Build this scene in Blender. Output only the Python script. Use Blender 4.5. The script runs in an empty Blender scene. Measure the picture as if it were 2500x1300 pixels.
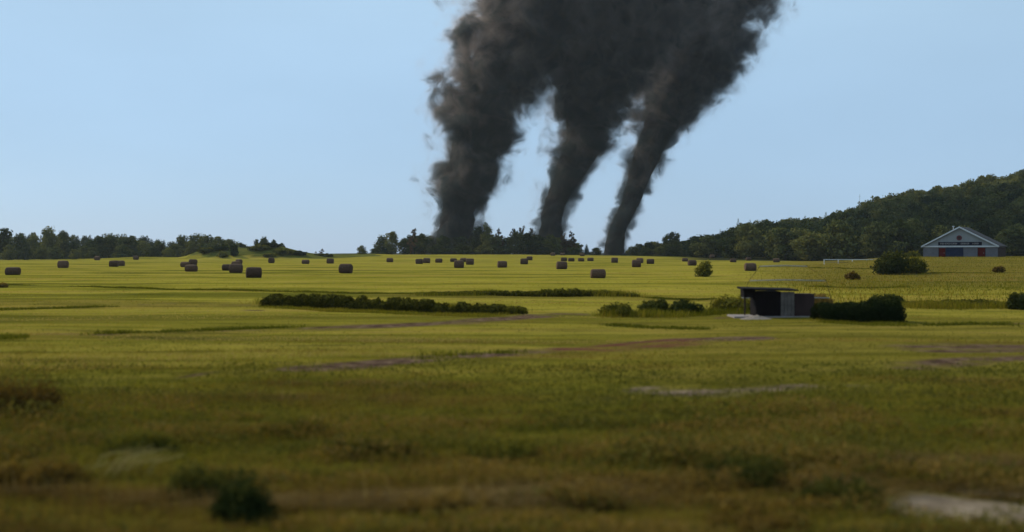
import bpy, math, random
import numpy as np
from mathutils import Vector, noise as mnoise

sc = bpy.context.scene
COL = sc.collection
R = math.radians
rng = np.random.default_rng(7)
random.seed(7)

# ------------------------------------------------------------------ camera
EYE, YH, F = 3.3, 615.0, 2500.0          # eye height (m), horizon row and focal length in photo pixels
cam = bpy.data.cameras.new("camera")
cam.lens, cam.sensor_width = 36.0, 36.0
cam.shift_y = (YH - 650.0) / 2500.0
cam.clip_start, cam.clip_end = 0.1, 9000
cam.dof.use_dof = True
cam.dof.focus_distance = 420.0
cam.dof.aperture_fstop = 0.40
camo = bpy.data.objects.new("camera", cam)
camo.location = (0, 0, EYE)
camo.rotation_euler = (math.pi / 2, 0, 0)
COL.objects.link(camo)
sc.camera = camo

# ------------------------------------------------------------------ sky, sun, exposure
SUN_EL, SUN_ROT = 33.0, -52.0            # in front of the camera, out of frame to the left
world = bpy.data.worlds.new("World")
sc.world = world
world.use_nodes = True
wt = world.node_tree
sky = wt.nodes.new("ShaderNodeTexSky")
sky.sky_type = 'NISHITA'
sky.sun_disc = False
sky.sun_elevation = R(SUN_EL)
sky.sun_rotation = R(SUN_ROT)
sky.air_density, sky.dust_density, sky.ozone_density = 1.0, 0.2, 4.0
veil = wt.nodes.new("ShaderNodeMix")      # thin even high cloud over the whole sky
veil.data_type = 'RGBA'
veil.inputs[0].default_value = 0.78
wtc = wt.nodes.new("ShaderNodeTexCoord"); wsp = wt.nodes.new("ShaderNodeSeparateXYZ")
wt.links.new(wtc.outputs['Generated'], wsp.inputs[0])
wrp = wt.nodes.new("ShaderNodeValToRGB")   # dull towards the horizon, paler higher up, the same all round
wrp.color_ramp.elements[0].color = (0.345, 0.525, 0.785, 1); wrp.color_ramp.elements[0].position = 0.0
wrp.color_ramp.elements[1].color = (0.53, 0.755, 0.945, 1); wrp.color_ramp.elements[1].position = 0.28
wt.links.new(wsp.outputs[2], wrp.inputs[0])
wsc = wt.nodes.new("ShaderNodeVectorMath"); wsc.operation = 'SCALE'; wsc.inputs['Scale'].default_value = 9.7
wt.links.new(wrp.outputs[0], wsc.inputs[0])
wno = wt.nodes.new("ShaderNodeTexNoise"); wno.inputs['Scale'].default_value = 2.2; wno.inputs['Detail'].default_value = 5
wmp = wt.nodes.new("ShaderNodeMapping"); wmp.inputs['Scale'].default_value = (1, 1, 3.5)
wt.links.new(wtc.outputs['Generated'], wmp.inputs[0]); wt.links.new(wmp.outputs[0], wno.inputs['Vector'])
wcl = wt.nodes.new("ShaderNodeMapRange"); wcl.inputs[1].default_value = 0.35; wcl.inputs[2].default_value = 0.65; wcl.inputs[3].default_value = 9.4; wcl.inputs[4].default_value = 10.2
wt.links.new(wno.outputs[0], wcl.inputs[0]); wt.links.new(wcl.outputs[0], wsc.inputs['Scale'])
wt.links.new(wsc.outputs[0], veil.inputs[7])
wt.links.new(sky.outputs[0], veil.inputs[6])
bg = wt.nodes['Background']
wt.links.new(veil.outputs[2], bg.inputs[0])
bg.inputs[1].default_value = 0.09
sun = bpy.data.lights.new("sun", 'SUN')
sun.energy, sun.angle, sun.color = 4.0, R(0.6), (1.0, 0.93, 0.80)
suno = bpy.data.objects.new("sun", sun)
el, az = R(SUN_EL), R(SUN_ROT)
SUNV = Vector((math.sin(az) * math.cos(el), math.cos(az) * math.cos(el), math.sin(el)))
suno.rotation_euler = SUNV.to_track_quat('Z', 'Y').to_euler()
suno.location = (0, 0, 200)
COL.objects.link(suno)
sc.view_settings.view_transform = 'Standard'
sc.view_settings.look = 'None'
sc.view_settings.exposure = 0.15
sc.view_settings.gamma = 1.0
sc.cycles.max_bounces = 6
sc.cycles.diffuse_bounces = 2
sc.cycles.transparent_max_bounces = 16
sc.cycles.volume_bounces = 1
sc.cycles.volume_max_steps = 256
sc.cycles.use_denoising = True

# ------------------------------------------------------------------ helpers
def sstep(a, b, x):
    t = np.clip((np.asarray(x, float) - a) / (b - a), 0, 1)
    return t * t * (3 - 2 * t)

def put(o, parent=None, label=None, cat=None, group=None, kind=None):
    COL.objects.link(o)
    if parent is not None:
        o.parent = parent
    if label: o["label"] = label
    if cat: o["category"] = cat
    if group: o["group"] = group
    if kind: o["kind"] = kind
    return o

def np_mesh(name, V, quads=None, tris=None, mat=None, tint=None, smooth=False):
    V = np.asarray(V, np.float32)
    q = np.zeros((0, 4), np.int32) if quads is None else np.asarray(quads, np.int32).reshape(-1, 4)
    t = np.zeros((0, 3), np.int32) if tris is None else np.asarray(tris, np.int32).reshape(-1, 3)
    me = bpy.data.meshes.new(name)
    me.vertices.add(len(V))
    me.vertices.foreach_set("co", V.ravel())
    me.loops.add(q.size + t.size)
    me.polygons.add(len(q) + len(t))
    me.loops.foreach_set("vertex_index", np.concatenate([q.ravel(), t.ravel()]).astype(np.int32))
    st = np.concatenate([np.arange(len(q)) * 4, q.size + np.arange(len(t)) * 3]).astype(np.int32)
    me.polygons.foreach_set("loop_start", st)
    if smooth:
        me.polygons.foreach_set("use_smooth", np.ones(len(st), bool))
    if tint is not None:
        for k, v in tint.items():
            at = me.attributes.new(k, 'FLOAT', 'POINT')
            at.data.foreach_set("value", np.asarray(v, np.float32))
    me.update(calc_edges=True)
    me.validate()
    if mat: me.materials.append(mat)
    return me

class MB:
    """collects boxes, tubes and polygons for one part"""
    def __init__(self): self.v, self.f = [], []
    def add(self, vs, fs):
        b = len(self.v); self.v += [tuple(p) for p in vs]; self.f += [[b + i for i in f] for f in fs]
        return self
    def box(self, x0, x1, y0, y1, z0, z1, ch=0.0):
        vs = [(x0,y0,z0),(x1,y0,z0),(x1,y1,z0),(x0,y1,z0),(x0,y0,z1),(x1,y0,z1),(x1,y1,z1),(x0,y1,z1)]
        return self.add(vs, [(0,3,2,1),(4,5,6,7),(0,1,5,4),(1,2,6,5),(2,3,7,6),(3,0,4,7)])
    def tube(self, pts, rad, n=7):
        pts = [Vector(p) for p in pts]
        rad = rad if hasattr(rad, '__len__') else [rad] * len(pts)
        vs, fs = [], []
        for i, p in enumerate(pts):
            d = (pts[min(i+1, len(pts)-1)] - pts[max(i-1, 0)]).normalized()
            a = d.orthogonal().normalized(); b = d.cross(a)
            for k in range(n):
                t = 2 * math.pi * k / n
                vs.append(p + (a * math.cos(t) + b * math.sin(t)) * rad[i])
        for i in range(len(pts) - 1):
            for k in range(n):
                k2 = (k + 1) % n
                fs.append((i*n+k, i*n+k2, (i+1)*n+k2, (i+1)*n+k))
        fs.append(tuple(range(n))[::-1]); fs.append(tuple((len(pts)-1)*n + k for k in range(n)))
        return self.add(vs, fs)
    def prism(self, poly, y0, y1):
        n = len(poly)
        vs = [(x, y0, z) for x, z in poly] + [(x, y1, z) for x, z in poly]
        fs = [tuple(range(n)), tuple(range(2*n-1, n-1, -1))] + [(i, i+n, (i+1) % n + n, (i+1) % n) for i in range(n)]
        return self.add(vs, fs)
    def mesh(self, name, mat, smooth=False, bevel=0):
        me = bpy.data.meshes.new(name)
        me.from_pydata(self.v, [], self.f)
        me.update()
        import bmesh
        bm = bmesh.new(); bm.from_mesh(me)
        bmesh.ops.recalc_face_normals(bm, faces=bm.faces)
        if bevel:
            bmesh.ops.bevel(bm, geom=list(bm.edges), offset=bevel, segments=2, affect='EDGES', clamp_overlap=True)
        bm.to_mesh(me); bm.free()
        if smooth:
            me.polygons.foreach_set("use_smooth", [True] * len(me.polygons))
        me.materials.append(mat)
        return me
    def build(self, name, mat, parent=None, **k):
        o = bpy.data.objects.new(name, self.mesh(name, mat, k.pop('smooth', False), k.pop('bevel', 0)))
        return put(o, parent, **k)

def empty(name, loc, rz=0.0, **k):
    o = bpy.data.objects.new(name, None)
    o.location = loc; o.rotation_euler = (0, 0, rz); o.empty_display_size = 0.3
    return put(o, **k)

# ------------------------------------------------------------------ materials
def mat_nodes(name):
    m = bpy.data.materials.new(name); m.use_nodes = True
    nt = m.node_tree
    for n in list(nt.nodes):
        if n.type != 'OUTPUT_MATERIAL': nt.nodes.remove(n)
    return m, nt, nt.nodes['Material Output']

def N(nt, typ, **k):
    n = nt.nodes.new(typ)
    for a, v in k.items():
        if isinstance(v, tuple) and a == 'inp': pass
        setattr(n, a, v)
    return n

def ramp(nt, fac, stops):
    r = nt.nodes.new("ShaderNodeValToRGB")
    e = r.color_ramp.elements
    while len(e) < len(stops): e.new(0.5)
    for el_, (p, c) in zip(e, stops):
        el_.position = p; el_.color = (*c, 1)
    nt.links.new(fac, r.inputs[0])
    return r.outputs[0]

def noise_node(nt, vec, scale, detail=4, rough=0.6):
    n = nt.nodes.new("ShaderNodeTexNoise")
    n.inputs['Scale'].default_value = scale; n.inputs['Detail'].default_value = detail; n.inputs['Roughness'].default_value = rough
    if vec is not None: nt.links.new(vec, n.inputs['Vector'])
    return n

def math_node(nt, op, a, b=None, clamp=False):
    n = nt.nodes.new("ShaderNodeMath"); n.operation = op; n.use_clamp = clamp
    for i, v in enumerate((a, b)):
        if v is None: continue
        if isinstance(v, (int, float)): n.inputs[i].default_value = v
        else: nt.links.new(v, n.inputs[i])
    return n.outputs[0]

def mix_col(nt, fac, a, b, blend='MIX'):
    n = nt.nodes.new("ShaderNodeMix"); n.data_type = 'RGBA'; n.blend_type = blend
    for i, v in ((0, fac), (6, a), (7, b)):
        if isinstance(v, (int, float)): n.inputs[i].default_value = v
        elif isinstance(v, tuple): n.inputs[i].default_value = (*v, 1)
        else: nt.links.new(v, n.inputs[i])
    return n.outputs[2]

def plain(name, col, rough=0.8, var=0.25, scale=3.0, metal=0.0, bump=0.0):
    m, nt, out = mat_nodes(name)
    tc = N(nt, "ShaderNodeTexCoord")
    nz = noise_node(nt, tc.outputs['Object'], scale, 6)
    c = ramp(nt, nz.outputs[0], [(0.3, tuple(x * (1 - var) for x in col)), (0.7, tuple(min(1, x * (1 + var)) for x in col))])
    b = N(nt, "ShaderNodeBsdfPrincipled")
    b.inputs['Roughness'].default_value = rough; b.inputs['Metallic'].default_value = metal
    b.inputs['Specular IOR Level'].default_value = 0.05 if rough >= 0.8 else 0.4
    nt.links.new(c, b.inputs['Base Color'])
    if bump:
        bp = N(nt, "ShaderNodeBump"); bp.inputs['Strength'].default_value = bump; bp.inputs['Distance'].default_value = 0.02
        nt.links.new(nz.outputs[0], bp.inputs['Height']); nt.links.new(bp.outputs[0], b.inputs['Normal'])
    nt.links.new(b.outputs[0], out.inputs['Surface'])
    return m

def leafy(name, stops, trans=0.35, use_rand=True, spec=0.0):
    """leaf or blade material: colour from the 'tint' attribute, a little per-object variation, light passing through"""
    m, nt, out = mat_nodes(name)
    at = N(nt, "ShaderNodeAttribute"); at.attribute_name = 'tint'
    fac = at.outputs['Fac']
    if use_rand:
        oi = N(nt, "ShaderNodeObjectInfo")
        r = math_node(nt, 'MULTIPLY', math_node(nt, 'SUBTRACT', oi.outputs['Random'], 0.5), 0.7)
        fac = math_node(nt, 'ADD', fac, r, clamp=True)
    c = ramp(nt, fac, stops)
    d = N(nt, "ShaderNodeBsdfDiffuse"); t = N(nt, "ShaderNodeBsdfTranslucent")
    nt.links.new(c, d.inputs[0])
    warm = mix_col(nt, 1.0, c, (1.25, 1.15, 0.55), 'MULTIPLY')
    nt.links.new(warm, t.inputs[0])
    mx = N(nt, "ShaderNodeMixShader"); mx.inputs[0].default_value = trans
    nt.links.new(d.outputs[0], mx.inputs[1]); nt.links.new(t.outputs[0], mx.inputs[2])
    nt.links.new(mx.outputs[0], out.inputs['Surface'])
    return m

M = {}
M['leaf'] = leafy('broadleaf foliage', [(0.0, (0.016, 0.025, 0.011)), (0.45, (0.042, 0.054, 0.020)), (1.0, (0.125, 0.122, 0.040))], 0.25)
M['conifer'] = leafy('conifer needles', [(0.0, (0.016, 0.028, 0.018)), (1.0, (0.042, 0.058, 0.030))], 0.15)
M['sparse'] = leafy('thin reddish foliage', [(0.0, (0.035, 0.030, 0.018)), (0.6, (0.080, 0.050, 0.030)), (1.0, (0.12, 0.075, 0.04))], 0.35)
M['shrub'] = leafy('olive shrub foliage', [(0.0, (0.030, 0.036, 0.008)), (0.5, (0.075, 0.075, 0.014)), (1.0, (0.15, 0.13, 0.022))], 0.3)
M['darkshrub'] = leafy('dark shrub foliage', [(0.0, (0.010, 0.016, 0.006)), (0.6, (0.026, 0.034, 0.010)), (1.0, (0.07, 0.07, 0.016))], 0.18)
M['darkweed'] = leafy('green weed leaves', [(0.0, (0.024, 0.028, 0.008)), (0.6, (0.062, 0.062, 0.014)), (1.0, (0.125, 0.105, 0.022))], 0.28)
M['brownweed'] = leafy('dry brown weed', [(0.0, (0.040, 0.026, 0.009)), (0.5, (0.115, 0.072, 0.018)), (1.0, (0.20, 0.13, 0.036))], 0.3)
M['grass'] = leafy('grass blades', [(0.0, (0.045, 0.055, 0.008)), (0.32, (0.092, 0.094, 0.010)), (0.66, (0.19, 0.158, 0.020)), (0.85, (0.16, 0.095, 0.020)), (1.0, (0.30, 0.22, 0.08))], 0.35, use_rand=False)
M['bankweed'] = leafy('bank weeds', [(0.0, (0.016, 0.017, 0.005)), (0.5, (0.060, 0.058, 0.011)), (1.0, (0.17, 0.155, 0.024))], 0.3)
M['weedgrass'] = leafy('rough weedy grass', [(0.0, (0.028, 0.034, 0.006)), (0.28, (0.145, 0.142, 0.016)), (0.50, (0.175, 0.135, 0.020)), (0.75, (0.105, 0.062, 0.016)), (0.92, (0.11, 0.064, 0.020)), (1.0, (0.19, 0.135, 0.055))], 0.3, use_rand=False)
M['straw'] = plain('dry straw', (0.34, 0.26, 0.09), 0.9, 0.25, 6.0)
M['bark'] = plain('bark', (0.06, 0.045, 0.035), 0.95, 0.4, 2.0)
M['paint'] = plain('white painted timber', (0.46, 0.48, 0.50), 0.6, 0.08, 2.0)
M['siding'] = plain('pale grey siding', (0.22, 0.235, 0.245), 0.85, 0.10, 0.6)
M['lowwall'] = plain('grey lower wall', (0.12, 0.12, 0.135), 0.85, 0.15, 0.8)
M['roofing'] = plain('dark roofing', (0.05, 0.045, 0.045), 0.85, 0.3, 1.5)
M['red'] = plain('red painted door', (0.075, 0.006, 0.006), 0.85, 0.2, 1.5)
M['navy'] = plain('navy panel', (0.016, 0.024, 0.050), 0.85, 0.2, 1.0)
M['signblack'] = plain('black sign board', (0.012, 0.012, 0.024), 0.85, 0.2, 1.0)
M['letters'] = plain('faded white lettering', (0.20, 0.185, 0.185), 0.85, 0.15, 2.0)
M['emblem'] = plain('red emblem', (0.10, 0.03, 0.04), 0.85, 0.2, 2.0)
M['darkside'] = plain('dark brown boards', (0.035, 0.022, 0.02), 0.85, 0.3, 1.0)
M['metal'] = plain('dull galvanised pipe', (0.20, 0.21, 0.21), 0.7, 0.2, 4.0, 0.0)
M['blackwall'] = plain('black tarred boards', (0.008, 0.006, 0.006), 0.9, 0.4, 3.0)
M['greypost'] = plain('weathered grey boards', (0.10, 0.085, 0.075), 0.9, 0.3, 3.0)
M['concrete'] = plain('pale concrete', (0.22, 0.19, 0.175), 0.9, 0.2, 2.0, bump=0.2)
M['gravel'] = plain('pale gravel', (0.19, 0.155, 0.125), 0.95, 0.35, 14.0, bump=0.6)

# hay: layered straw relief, dull brown weathered skin
m, nt, out = mat_nodes('weathered hay')
tc = N(nt, "ShaderNodeTexCoord"); oi = N(nt, "ShaderNodeObjectInfo")
mp = N(nt, "ShaderNodeMapping"); mp.inputs['Scale'].default_value = (5, 26, 26)
nt.links.new(tc.outputs['Object'], mp.inputs[0])
n1 = noise_node(nt, mp.outputs[0], 1.0, 8, 0.7)
n2 = noise_node(nt, tc.outputs['Object'], 1.7, 4)
c = ramp(nt, n1.outputs[0], [(0.3, (0.032, 0.017, 0.010)), (0.52, (0.092, 0.054, 0.034)), (0.72, (0.26, 0.175, 0.105))])
c = mix_col(nt, math_node(nt, 'MULTIPLY', n2.outputs[0], 0.6), c, (0.036, 0.021, 0.017))
v = math_node(nt, 'ADD', math_node(nt, 'MULTIPLY', oi.outputs['Random'], 0.5), 0.75)
cv = N(nt, "ShaderNodeCombineXYZ")
for i in range(3): nt.links.new(v, cv.inputs[i])
c = mix_col(nt, 1.0, c, cv.outputs[0], 'MULTIPLY')
b = N(nt, "ShaderNodeBsdfPrincipled"); b.inputs['Roughness'].default_value = 0.9; b.inputs['Specular IOR Level'].default_value = 0.05
nt.links.new(c, b.inputs['Base Color'])
bp = N(nt, "ShaderNodeBump"); bp.inputs['Strength'].default_value = 0.8; bp.inputs['Distance'].default_value = 0.06
nt.links.new(n1.outputs[0], bp.inputs['Height']); nt.links.new(bp.outputs[0], b.inputs['Normal'])
nt.links.new(b.outputs[0], out.inputs['Surface'])
M['hay'] = m

# ------------------------------------------------------------------ terrain
CREST = np.array([(-900,640),(-200,637),(0,635),(330,631),(420,632),(620,634),(760,631),(900,624),(1000,622),(1250,622),(1500,624),(1800,629),(1950,633),(2100,633),(2600,631),(3400,631)], float)
SKYL = np.array([(1400,612),(1500,606),(1600,600),(1680,592),(1760,574),(1830,552),(1900,542),(2000,536),(2050,518),(2130,494),(2200,479),(2280,462),(2360,450),(2440,436),(2500,422),(2600,400),(2800,380),(3400,370)], float)

def ground(x, y):
    x = np.asarray(x, float); y = np.asarray(y, float)
    D = np.maximum(y, 2.0)
    px = 1250 + F * x / D
    zc = EYE - (np.interp(px, CREST[:, 0], CREST[:, 1]) - YH) * 480 / F
    z = zc * sstep(270, 480, D)
    z = z - sstep(482, 700, D) * 2.0 * (1 - sstep(1500, 1700, px))
    z = z + 2.05 * sstep(1930, 2230, px) * sstep(105, 225, D) * (1 - 0.5 * sstep(270, 340, D))
    zs = EYE + (YH - np.interp(px, SKYL[:, 0], SKYL[:, 1])) * 650 / F - 12.5
    z = z + np.maximum(zs, 0) * sstep(345, 650, D) * sstep(1450, 1700, px)
    # grassy mounds and the low bank at the left of the field edge
    def bump(cx, cy, sx, sy, h): return h * np.exp(-((x - cx) / sx) ** 2 - ((y - cy) / sy) ** 2)
    z = z + bump(-102, 428, 12, 14, 6.0) + bump(-116, 426, 7, 12, 2.4) + bump(-88, 430, 9, 12, 1.6)
    z = z + bump(-125, 424, 9, 8, 4.4) + bump(-76, 440, 25, 5, 1.3) + bump(-150, 430, 25, 8, 1.0)
    # small undulation, ditch lip and old ruts in the nearer field
    z = z + 0.05 * np.sin(x * 0.31 + y * 0.11) * np.sin(y * 0.23 - x * 0.07) * sstep(8, 20, y)
    return z

def at_px(px, py, dmin=6.0, dmax=478.0):
    """the ground point that is seen at this place of the photograph"""
    Ds = np.geomspace(dmin, dmax, 1500)
    zr = EYE - (py - YH) * Ds / F
    g = ground((px - 1250) / F * Ds, Ds)
    hit = np.nonzero(zr <= g)[0]
    D = Ds[hit[0]] if len(hit) else dmax
    x = (px - 1250) / F * D
    return float(x), float(D), float(ground(x, D))

def seg_mask(x, y, pts, w, fade=0.6):
    """0..1 mask along a polyline of photo points laid on the ground"""
    P = np.array([at_px(*p)[:2] for p in pts])
    best = np.full(x.shape, 1e9)
    for a, b_ in zip(P[:-1], P[1:]):
        d = b_ - a
        t = np.clip(((x - a[0]) * d[0] + (y - a[1]) * d[1]) / (d @ d), 0, 1)
        best = np.minimum(best, np.hypot(x - a[0] - t * d[0], y - a[1] - t * d[1]))
    return 1 - sstep(w * (1 - fade), w, best)

DIRT = [([(775,802),(880,800),(960,796),(1100,789),(1210,780),(1330,770),(1400,768)], 1.7, 0.9),
        ([(740,900),(860,894),(940,885),(1100,872),(1300,860),(1450,851),(1650,833),(1850,826)], 1.15, 1.0),
        ([(1590,955),(1760,962),(1870,952),(1960,946)], 0.95, 1.0), ([(2050,942),(2120,944)], 0.25, 0.9),
        ([(2290,850),(2420,848),(2560,852)], 2.6, 0.8), ([(2230,895),(2340,885),(2450,876),(2560,872)], 1.3, 0.8),
        ([(2190,1225),(2330,1245),(2480,1262),(2640,1285)], 1.0, 1.4), ([(2260,1150),(2380,1165)], 0.16, 0.9), ([(2350,1200),(2560,1215)], 0.25, 0.8),
        ([(350,744),(480,740),(640,748)], 0.8, 0.6), ([(520,761),(640,758)], 0.4, 0.7), ([(430,925),(530,908)], 0.2, 0.8),
        ([(180,822),(330,815),(480,810),(640,806),(780,800)], 0.5, 0.5), ([(1760,778),(1850,775),(2010,777)], 0.5, 1.0), ([(2220,793),(2360,790),(2560,793)], 0.4, 0.6)]

RED_REFLECTION = [(1440,853),(1500,850),(1580,846),(1640,838)]  # red window-reflection tint, painted on the ground as a soil patch
def soil_at(x, y):  # bare soil plus the painted red-reflection patch
    s = np.zeros(np.shape(x))
    for pts, w, k in DIRT:
        s = np.maximum(s, k * seg_mask(x, y, pts, w))
    s = np.maximum(s, 0.85 * seg_mask(x, y, RED_REFLECTION, 2.0, 0.8))
    w = np.sin(x * 1.1 + 2 * np.sin(y * 0.9)) * np.sin(y * 2.3 + 1.7 * np.sin(x * 0.45)) + 0.6 * np.sin(x * 2.9 + y * 1.3) * np.sin(y * 5.1 - x * 0.8)
    return s * np.clip(0.82 + 0.40 * w, 0, 1)

rows = [-12.0, -4.0, 2.0, 5.0]
d = 7.0
while d < 2600:
    rows.append(d)
    d += max(0.10, min(d * d / 2600.0, 3.2 if d < 760 else 3.2 + (d - 760) * 0.12))
rows = np.array(rows)
NC = 300
U = np.linspace(-1, 1, NC)
U = np.sign(U) * (0.55 * np.abs(U) + 0.65 * np.abs(U) ** 3)
GX = U[None, :] * (np.maximum(rows, 0)[:, None] + 14)
GY = np.repeat(rows[:, None], NC, 1)
GZ = ground(GX, GY)
idx = np.arange(len(rows) * NC).reshape(len(rows), NC)
quads = np.stack([idx[:-1, :-1], idx[:-1, 1:], idx[1:, 1:], idx[1:, :-1]], -1).reshape(-1, 4)
near = (GY < 120)
soil = np.zeros(GX.shape); soil[near] = soil_at(GX[near], GY[near])
rough_ = np.zeros(GX.shape)
red_reflection = np.zeros(GX.shape); red_reflection[near] = seg_mask(GX[near], GY[near], RED_REFLECTION, 2.4, 0.8); red_reflection = np.minimum(1, red_reflection * 1.1)
pale = np.zeros(GX.shape)
for k_ in (2, 3, 6, 7, 8): pale[near] = np.maximum(pale[near], seg_mask(GX[near], GY[near], DIRT[k_][0], DIRT[k_][1] * 1.6, 0.4) * (0.45 if k_ < 4 else 0.9))
for pts_, w_ in (([(-300,738),(200,738),(640,746)], 7.0), ([(-200,828),(400,815),(780,803),(1300,785)], 3.2), ([(500,915),(1100,885),(1600,850),(2100,835)], 2.6), ([(1500,790),(2000,800),(2600,800)], 4.0), ([(1000,722),(1500,725),(1900,735)], 6.0)):
    rough_[near] = np.maximum(rough_[near], 0.85 * seg_mask(GX[near], GY[near], pts_, w_, 0.9))
PX = 1250 + F * GX / np.maximum(GY, 2)
rough = np.maximum(sstep(1750, 2050, PX) * sstep(70, 110, GY) * (1 - sstep(330, 360, GY)), 0)
rough = np.maximum(rough, 1 - sstep(13, 36, GY))
rough = np.maximum(rough, (0.42 + 0.35 * sstep(1350, 1750, PX)) * (1 - sstep(38, 72, GY)))
rough = np.maximum(rough, rough_)
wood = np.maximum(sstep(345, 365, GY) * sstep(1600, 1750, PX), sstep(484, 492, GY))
bank = sstep(0.8, 1.8, GZ - EYE + (np.interp(PX, CREST[:, 0], CREST[:, 1]) - YH) * 480 / F * sstep(270, 480, GY)) * (PX < 950) * (GY > 380) * (GY < 480)
bank = (np.exp(-((GX + 98) / 34) ** 2 - ((GY - 431) / 15) ** 2) > 0.2) * 1.0

m, nt, out = mat_nodes('hay field ground')
geo = N(nt, "ShaderNodeNewGeometry")
def attr(n):
    a = N(nt, "ShaderNodeAttribute"); a.attribute_name = n; return a.outputs['Fac']
mp = N(nt, "ShaderNodeMapping"); mp.inputs['Scale'].default_value = (0.014, 0.11, 0.1); nt.links.new(geo.outputs['Position'], mp.inputs[0])
nb = noise_node(nt, mp.outputs[0], 1.0, 6, 0.62)
mp2 = N(nt, "ShaderNodeMapping"); mp2.inputs['Scale'].default_value = (0.13, 0.75, 1); nt.links.new(geo.outputs['Position'], mp2.inputs[0])
nm = noise_node(nt, mp2.outputs[0], 1.0, 6, 0.65)
nf = noise_node(nt, geo.outputs['Position'], 9.0, 5, 0.7)
c = ramp(nt, nb.outputs[0], [(0.39, (0.100, 0.094, 0.012)), (0.47, (0.190, 0.164, 0.019)), (0.54, (0.250, 0.210, 0.029)), (0.61, (0.225, 0.168, 0.030))])
c2 = ramp(nt, nm.outputs[0], [(0.36, (0.42, 0.45, 0.4)), (0.47, (0.95, 0.95, 0.95)), (0.62, (1.2, 1.1, 1.1))])
c = mix_col(nt, 0.85, c, c2, 'MULTIPLY')
c3 = ramp(nt, nf.outputs[0], [(0.3, (0.6, 0.62, 0.6)), (0.6, (1.1, 1.1, 1.1))])
c = mix_col(nt, 0.6, c, c3, 'MULTIPLY')
rg = ramp(nt, nm.outputs[0], [(0.3, (0.045, 0.036, 0.009)), (0.5, (0.11, 0.085, 0.015)), (0.7, (0.18, 0.125, 0.028))])
c = mix_col(nt, math_node(nt, 'MULTIPLY', attr('rough'), 0.85), c, rg)
bk = ramp(nt, nm.outputs[0], [(0.3, (0.03, 0.034, 0.008)), (0.55, (0.085, 0.085, 0.016)), (0.7, (0.13, 0.12, 0.022))])
c = mix_col(nt, attr('bank'), c, bk)
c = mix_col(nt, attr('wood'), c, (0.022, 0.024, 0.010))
ns = noise_node(nt, geo.outputs['Position'], 1.6, 8, 0.75)
sl = ramp(nt, ns.outputs[0], [(0.35, (0.030, 0.017, 0.012)), (0.5, (0.080, 0.048, 0.032)), (0.66, (0.17, 0.115, 0.074))])
sl = mix_col(nt, math_node(nt, 'MULTIPLY', attr('red_reflection'), 0.8), sl, (0.10, 0.032, 0.024))  # reflected red is mixed into the soil colour here
sl = mix_col(nt, attr('pale'), sl, ramp(nt, ns.outputs[0], [(0.35, (0.085, 0.062, 0.042)), (0.65, (0.27, 0.21, 0.145))]))
sfac = math_node(nt, 'MULTIPLY', math_node(nt, 'SUBTRACT', math_node(nt, 'ADD', attr('soil'), math_node(nt, 'MULTIPLY', nm.outputs[0], 2.4)), 1.40), 1.7, clamp=True)
c = mix_col(nt, sfac, c, sl)
b = N(nt, "ShaderNodeBsdfDiffuse")
nt.links.new(c, b.inputs[0])
bp = N(nt, "ShaderNodeBump"); bp.inputs['Strength'].default_value = 0.5; bp.inputs['Distance'].default_value = 0.12
nt.links.new(nf.outputs[0], bp.inputs['Height']); nt.links.new(bp.outputs[0], b.inputs['Normal'])
nt.links.new(b.outputs[0], out.inputs['Surface'])
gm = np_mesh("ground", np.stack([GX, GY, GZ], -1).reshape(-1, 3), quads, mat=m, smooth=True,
             tint={'soil': soil.ravel(), 'rough': rough.ravel(), 'wood': wood.ravel(), 'bank': bank.ravel(), 'red_reflection': red_reflection.ravel(), 'pale': pale.ravel()})
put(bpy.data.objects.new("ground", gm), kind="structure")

# ------------------------------------------------------------------ foliage builders
def unit(v): return v / np.maximum(np.linalg.norm(v, axis=1, keepdims=True), 1e-9)

def leaf_mesh(name, P, Nn, size, mat, tint, g):
    """one diamond-shaped leaf (clump) per point"""
    n = len(P)
    r = unit(g.normal(size=(n, 3)))
    u = unit(np.cross(Nn, r)); v = np.cross(Nn, u)
    s = size[:, None]
    w = g.uniform(0.45, 0.8, (n, 1))
    k = Nn * s * 0.15
    V = np.stack([P + u * s - k, P + v * s * w, P - u * s - k, P - v * s * w], 1).reshape(-1, 3)
    return np_mesh(name, V, np.arange(4 * n).reshape(-1, 4), mat=mat, tint={'tint': np.repeat(tint, 4)})

def lobe_points(lobes, n, g, shell=0.55, noise_amp=0.7, cut=None):
    """points through the outer part of ellipsoid lobes, outward normals"""
    L = np.array(lobes, float)
    w = L[:, 3] * L[:, 4] + L[:, 3] * L[:, 5]
    k = g.choice(len(L), n, p=w / w.sum())
    dirs = unit(g.normal(size=(n, 3)))
    rr = 1 - (1 - shell) * g.random(n) ** 1.6
    lump = 1 + 0.18 * np.sin(dirs[:, 0] * 7 + k * 1.7) * np.sin(dirs[:, 1] * 6 + k) + 0.15 * np.sin(dirs[:, 2] * 9 + k * 2.3)
    P = L[k, :3] + dirs * (rr * lump)[:, None] * L[k, 3:6]
    Nn = unit(dirs + noise_amp * g.normal(size=(n, 3)))
    return P, Nn, k

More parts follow.
